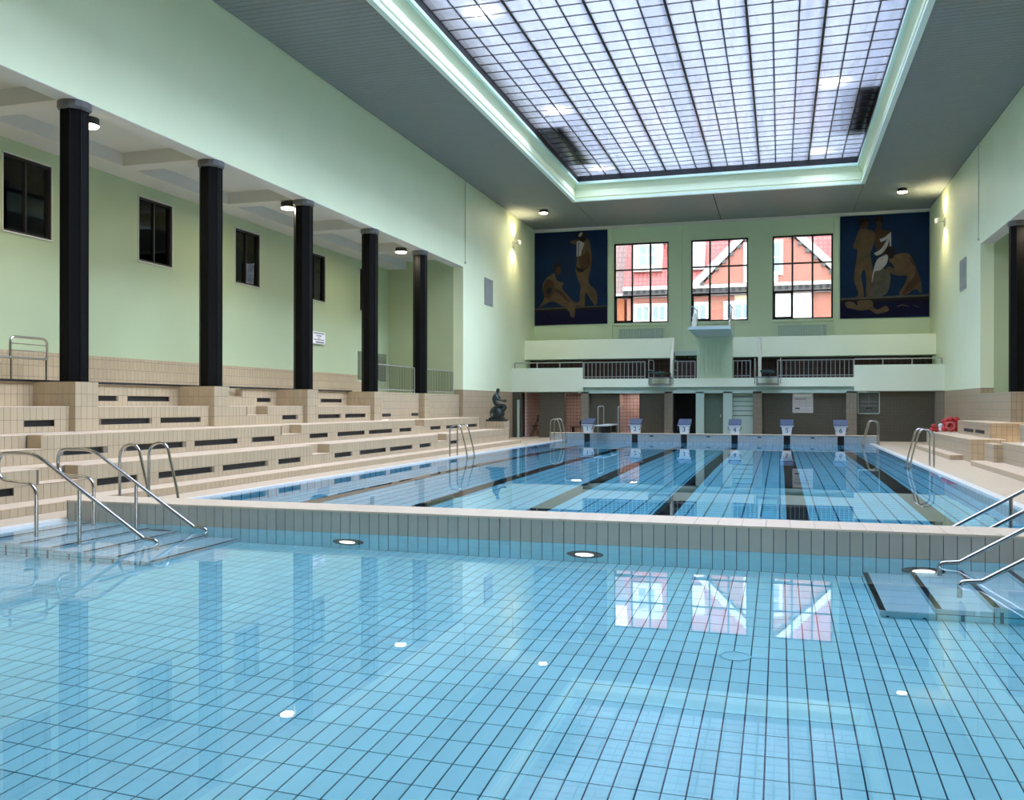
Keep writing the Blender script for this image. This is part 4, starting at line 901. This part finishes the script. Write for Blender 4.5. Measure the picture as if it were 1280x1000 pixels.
# red floats and a towel on the right benches
rf = thing('float_heap', 'taller heap of red swim floats on the right bench, against the wall', 'float', (5.35, 33.0, .61))
for dx, dy, dz in ((-.14, 0, 0), (.06, -.05, 0), (.22, .05, 0), (-.06, .02, .15), (.14, -.02, .16), (.03, .03, .31), (.2, .06, .30), (-.12, .1, .24)):
    g = MB(); g.sphere(5.35+dx, 32.72+dy, .70+dz, .12, .10, .095, 12, 8); obj('float', g, RED, rf, smooth=True)
g = MB(); n = 16; g.tube([(5.36+.12*math.cos(2*math.pi*i/n), 32.6, .80+.12*math.sin(2*math.pi*i/n)) for i in range(n)], .03, 8, closed=True); obj('ring', g, M('faded_red_band', (.62, .16, .14), .6), rf, smooth=True)
rb = thing('float_bag', 'bundle of red swim floats with a white one, left of the taller red heap', 'float', (5.0, 33.0, .59))
for i, (dx, dz, mt) in enumerate(((-.14, .0, RED), (0, .0, RED), (-.08, .12, RED), (.13, .0, WPLAST), (.13, .14, WPLAST))):
    g = MB(); g.sphere(5.0+dx, 33.0, .66+dz, .085, .07, .075, 10, 6); obj('float', g, mt, rb, smooth=True)
g = MB(); g.hexa([(5.15, 21.6, .602), (5.75, 21.6, .602), (5.75, 22.6, .602), (5.15, 22.6, .602), (5.17, 21.62, .63), (5.73, 21.62, .63), (5.7, 22.55, .66), (5.2, 22.55, .64)]); tag(obj('towel', g, WCLOTH), 'folded white towel on the right bench at the picture edge', 'towel')
# things under the balcony at left
sr = thing('folding_chair', 'folded dark metal chair in the pink passage at far left', 'chair', (-10.9, 40.6, 0))
for dy in (0, .35):
    g = MB(); g.tube([(-11.05, 40.4+dy, 0), (-10.62, 40.4+dy, 1.05)], .018, 6).tube([(-10.62, 40.4+dy, 0), (-10.95, 40.4+dy, .55)], .018, 6); obj('frame', g, IRON, sr)
g = MB(); g.box(-11.0, -10.7, 40.4, 40.75, .48, .51); obj('seat', g, IRON, sr)
g = MB(); g.box(-10.72, -10.66, 40.4, 40.75, .72, 1.0); obj('backrest', g, IRON, sr)
bn = thing('bench', 'low dark bench in the pink opening left of the first starting block', 'bench', (-8.9, 41.2, 0))
g = MB(); g.box(-9.3, -8.3, 41.0, 41.35, .42, .46); obj('seat', g, MAROON, bn)
for x in (-9.2, -8.4):
    g = MB(); g.box(x-.03, x+.03, 41.02, 41.33, 0, .42); obj('leg', g, IRON, bn)
bg_ = thing('bag', 'dark bag on the bench in the pink opening', 'bag', (-8.8, 41.17, .46))
g = MB(); g.sphere(-8.75, 41.17, .62, .16, .12, .17, 12, 8); obj('sack', g, BLKM, bg_, smooth=True)
g = MB(); g.tube([(-8.83, 41.17, .75), (-8.75, 41.17, .9), (-8.67, 41.17, .75)], .012, 6, fillet=.05); obj('strap', g, BLKM, bg_)
pp = MB(); pp.tube([(-11.35, 39.4, 0), (-11.35, 39.4, 1.7)], .06, 10); tag(obj('stand_pipe', pp, GREENP), 'grey green stand pipe under the balcony at far left', 'pipe')

# ------------------------------------------------------------------ houses across the street
BRICK = tiled('salmon_brick', (.36, .112, .08), (.33, .18, .14), .25, .075, gap=.012, var=.12, offset=.5, bump=.2)
ROOF = tiled('red_roof_tile', (.39, .095, .087), (.22, .055, .055), .30, .30, gap=.05, var=.10, bump=.6)
ROOFD = tiled('brown_roof_tile', (.20, .11, .10), (.12, .07, .07), .30, .30, gap=.05, var=.10, bump=.6)
HW = M('house_white', (.64, .64, .64), .6); HG = M('house_glass', (.22, .29, .38), .1); HD = M('house_grey_trim', (.08, .08, .085), .6)
HCREAM = M('house_cream', (.58, .51, .37), .6)
def hwin(h, x, z, w_, hh, y):
    g = MB(); g.box(x-w_/2-.18, x+w_/2+.18, y-.10, y, z-.2, z+hh+.18); f = obj('window', g, HW, h)
    for i in range(2):
        for j in range(2):
            g = MB(); g.box(x-w_/2+w_/2*i+.05, x-w_/2+w_/2*(i+1)-.05, y-.11, y-.095, z+hh/2*j+.05, z+hh/2*(j+1)-.05); obj('pane', g, HG, f)
HY = 62.0
h = thing('house', 'salmon brick house with white gable and red roof seen through the windows', 'building', (0, HY, -4))
g = MB(); g.box(-10.1, 16, HY, HY+10, -4, 9.3); obj('wall', g, BRICK, h)
g = MB(); g.hexa([(-10.3, HY-.35, 9.5), (16, HY-.35, 9.5), (16, HY+.2, 9.5), (-10.3, HY+.2, 9.5), (-10.3, HY+3.4, 17), (16, HY+3.4, 17), (16, HY+4, 17), (-10.3, HY+4, 17)]); obj('roof', g, ROOF, h)
g = MB(); g.box(-10.3, 16, HY-.45, HY, 8.75, 9.25); obj('cornice', g, HD, h)
g = MB(); g.box(-10.3, 16, HY-.55, HY, 9.25, 9.5); c_ = obj('gutter', g, HW, h)
for i in range(62):
    g = MB(); x = -10.2+i*.42; g.box(x, x+.2, HY-.52, HY-.44, 9.02, 9.25); obj('dentil', g, BLKM, c_)
g = MB(); g.prism([(-4.9, 9.5), (3.56, 9.5), (-.67, 13.8)], 'Y', HY-.75, HY+3); obj('gable', g, BRICK, h)
for s_ in (-1, 1):
    g = MB(); a = Vector((-.67, 13.9)); c = Vector((-.67+s_*4.75, 9.2)); nrm = Vector((s_*.72, .70))
    g.prism([tuple(a), tuple(c), tuple(c+nrm*.42), tuple(a+Vector((0, .6)))], 'Y', HY-1.0, HY+3); vg = obj('verge', g, HW, h, 'white gable verge')
    for i in range(9):
        p = a.lerp(c, (i+1)/10); g = MB(); g.box(p.x-.14, p.x+.1, HY-.95, HY-.74, p.y-.28, p.y-.04); obj('dentil', g, HD, vg)
g = MB(); g.box(-2.3, -.15, HY-.85, HY-.7, 9.5, 12.1); obj('gable_panel', g, HW, h); hwin(h, -.65, 10.1, 1.3, 1.9, HY-.82)
for x in (-8.7, -3.9, 4.7, 9.5):     # dormers
    if x in (-3.9, ): continue
    g = MB(); g.box(x-.95, x+.95, HY-.1, HY+2.6, 10.6, 12.6).prism([(x-1.15, 12.6), (x+1.15, 12.6), (x+.8, 13.1), (x-.8, 13.1)], 'Y', HY-.25, HY+2.8); obj('dormer', g, HW, h); hwin(h, x, 10.95, 1.15, 1.45, HY-.1)
g = MB(); g.box(-5.9, -4.9, HY-.1, HY+2.6, 10.6, 12.6); obj('dormer', g, HW, h)
for x in (-9.0, -7.9, -5.2, -3.0, 4.6, 7.0): hwin(h, x, 6.2, .9, 2.0, HY)
hwin(h, -2.4, 6.2, 1.1, 2.0, HY-.05)
g = MB(); g.box(-2.9, -.9, HY-.12, HY, 5.2, 8.75); obj('bay_panel', g, HCREAM, h)
g = MB(); g.box(-.7, 2.0, HY-.3, HY, 5.2, 8.75); obj('bay_panel', g, HW, h)
for x in (-.3, .35, 1.15, 1.6): hwin(h, x, 6.35, .35, .35, HY-.3)
h2 = thing('house', 'orange brick house with brown roof at the left of the left window', 'building', (-15, HY, -4))
g = MB(); g.box(-26, -10.35, HY+.4, HY+10, -4, 9.0); obj('wall', g, M('orange_brick', (.37, .12, .05), .7, noise=.1), h2)
g = MB(); g.hexa([(-26, HY, 9.1), (-10.4, HY, 9.1), (-10.4, HY+.4, 9.1), (-26, HY+.4, 9.1), (-26, HY+3, 13), (-10.4, HY+3, 13), (-10.4, HY+3.6, 13), (-26, HY+3.6, 13)]); obj('roof', g, ROOFD, h2)
g = MB(); g.box(-26, -10.4, HY-.1, HY+.4, 8.8, 9.1); obj('gutter', g, HW, h2)
for x in (-11.6, -14): hwin(h2, x, 5.4, 1.2, 2.2, HY+.4)
g = MB(); g.box(-120, 120, -80, 160, -4.3, -4.0); struct('street_ground', g, M('pale_paving', (.45, .44, .42), .8, noise=.1, nscale=1), 'pale street outside the hall')
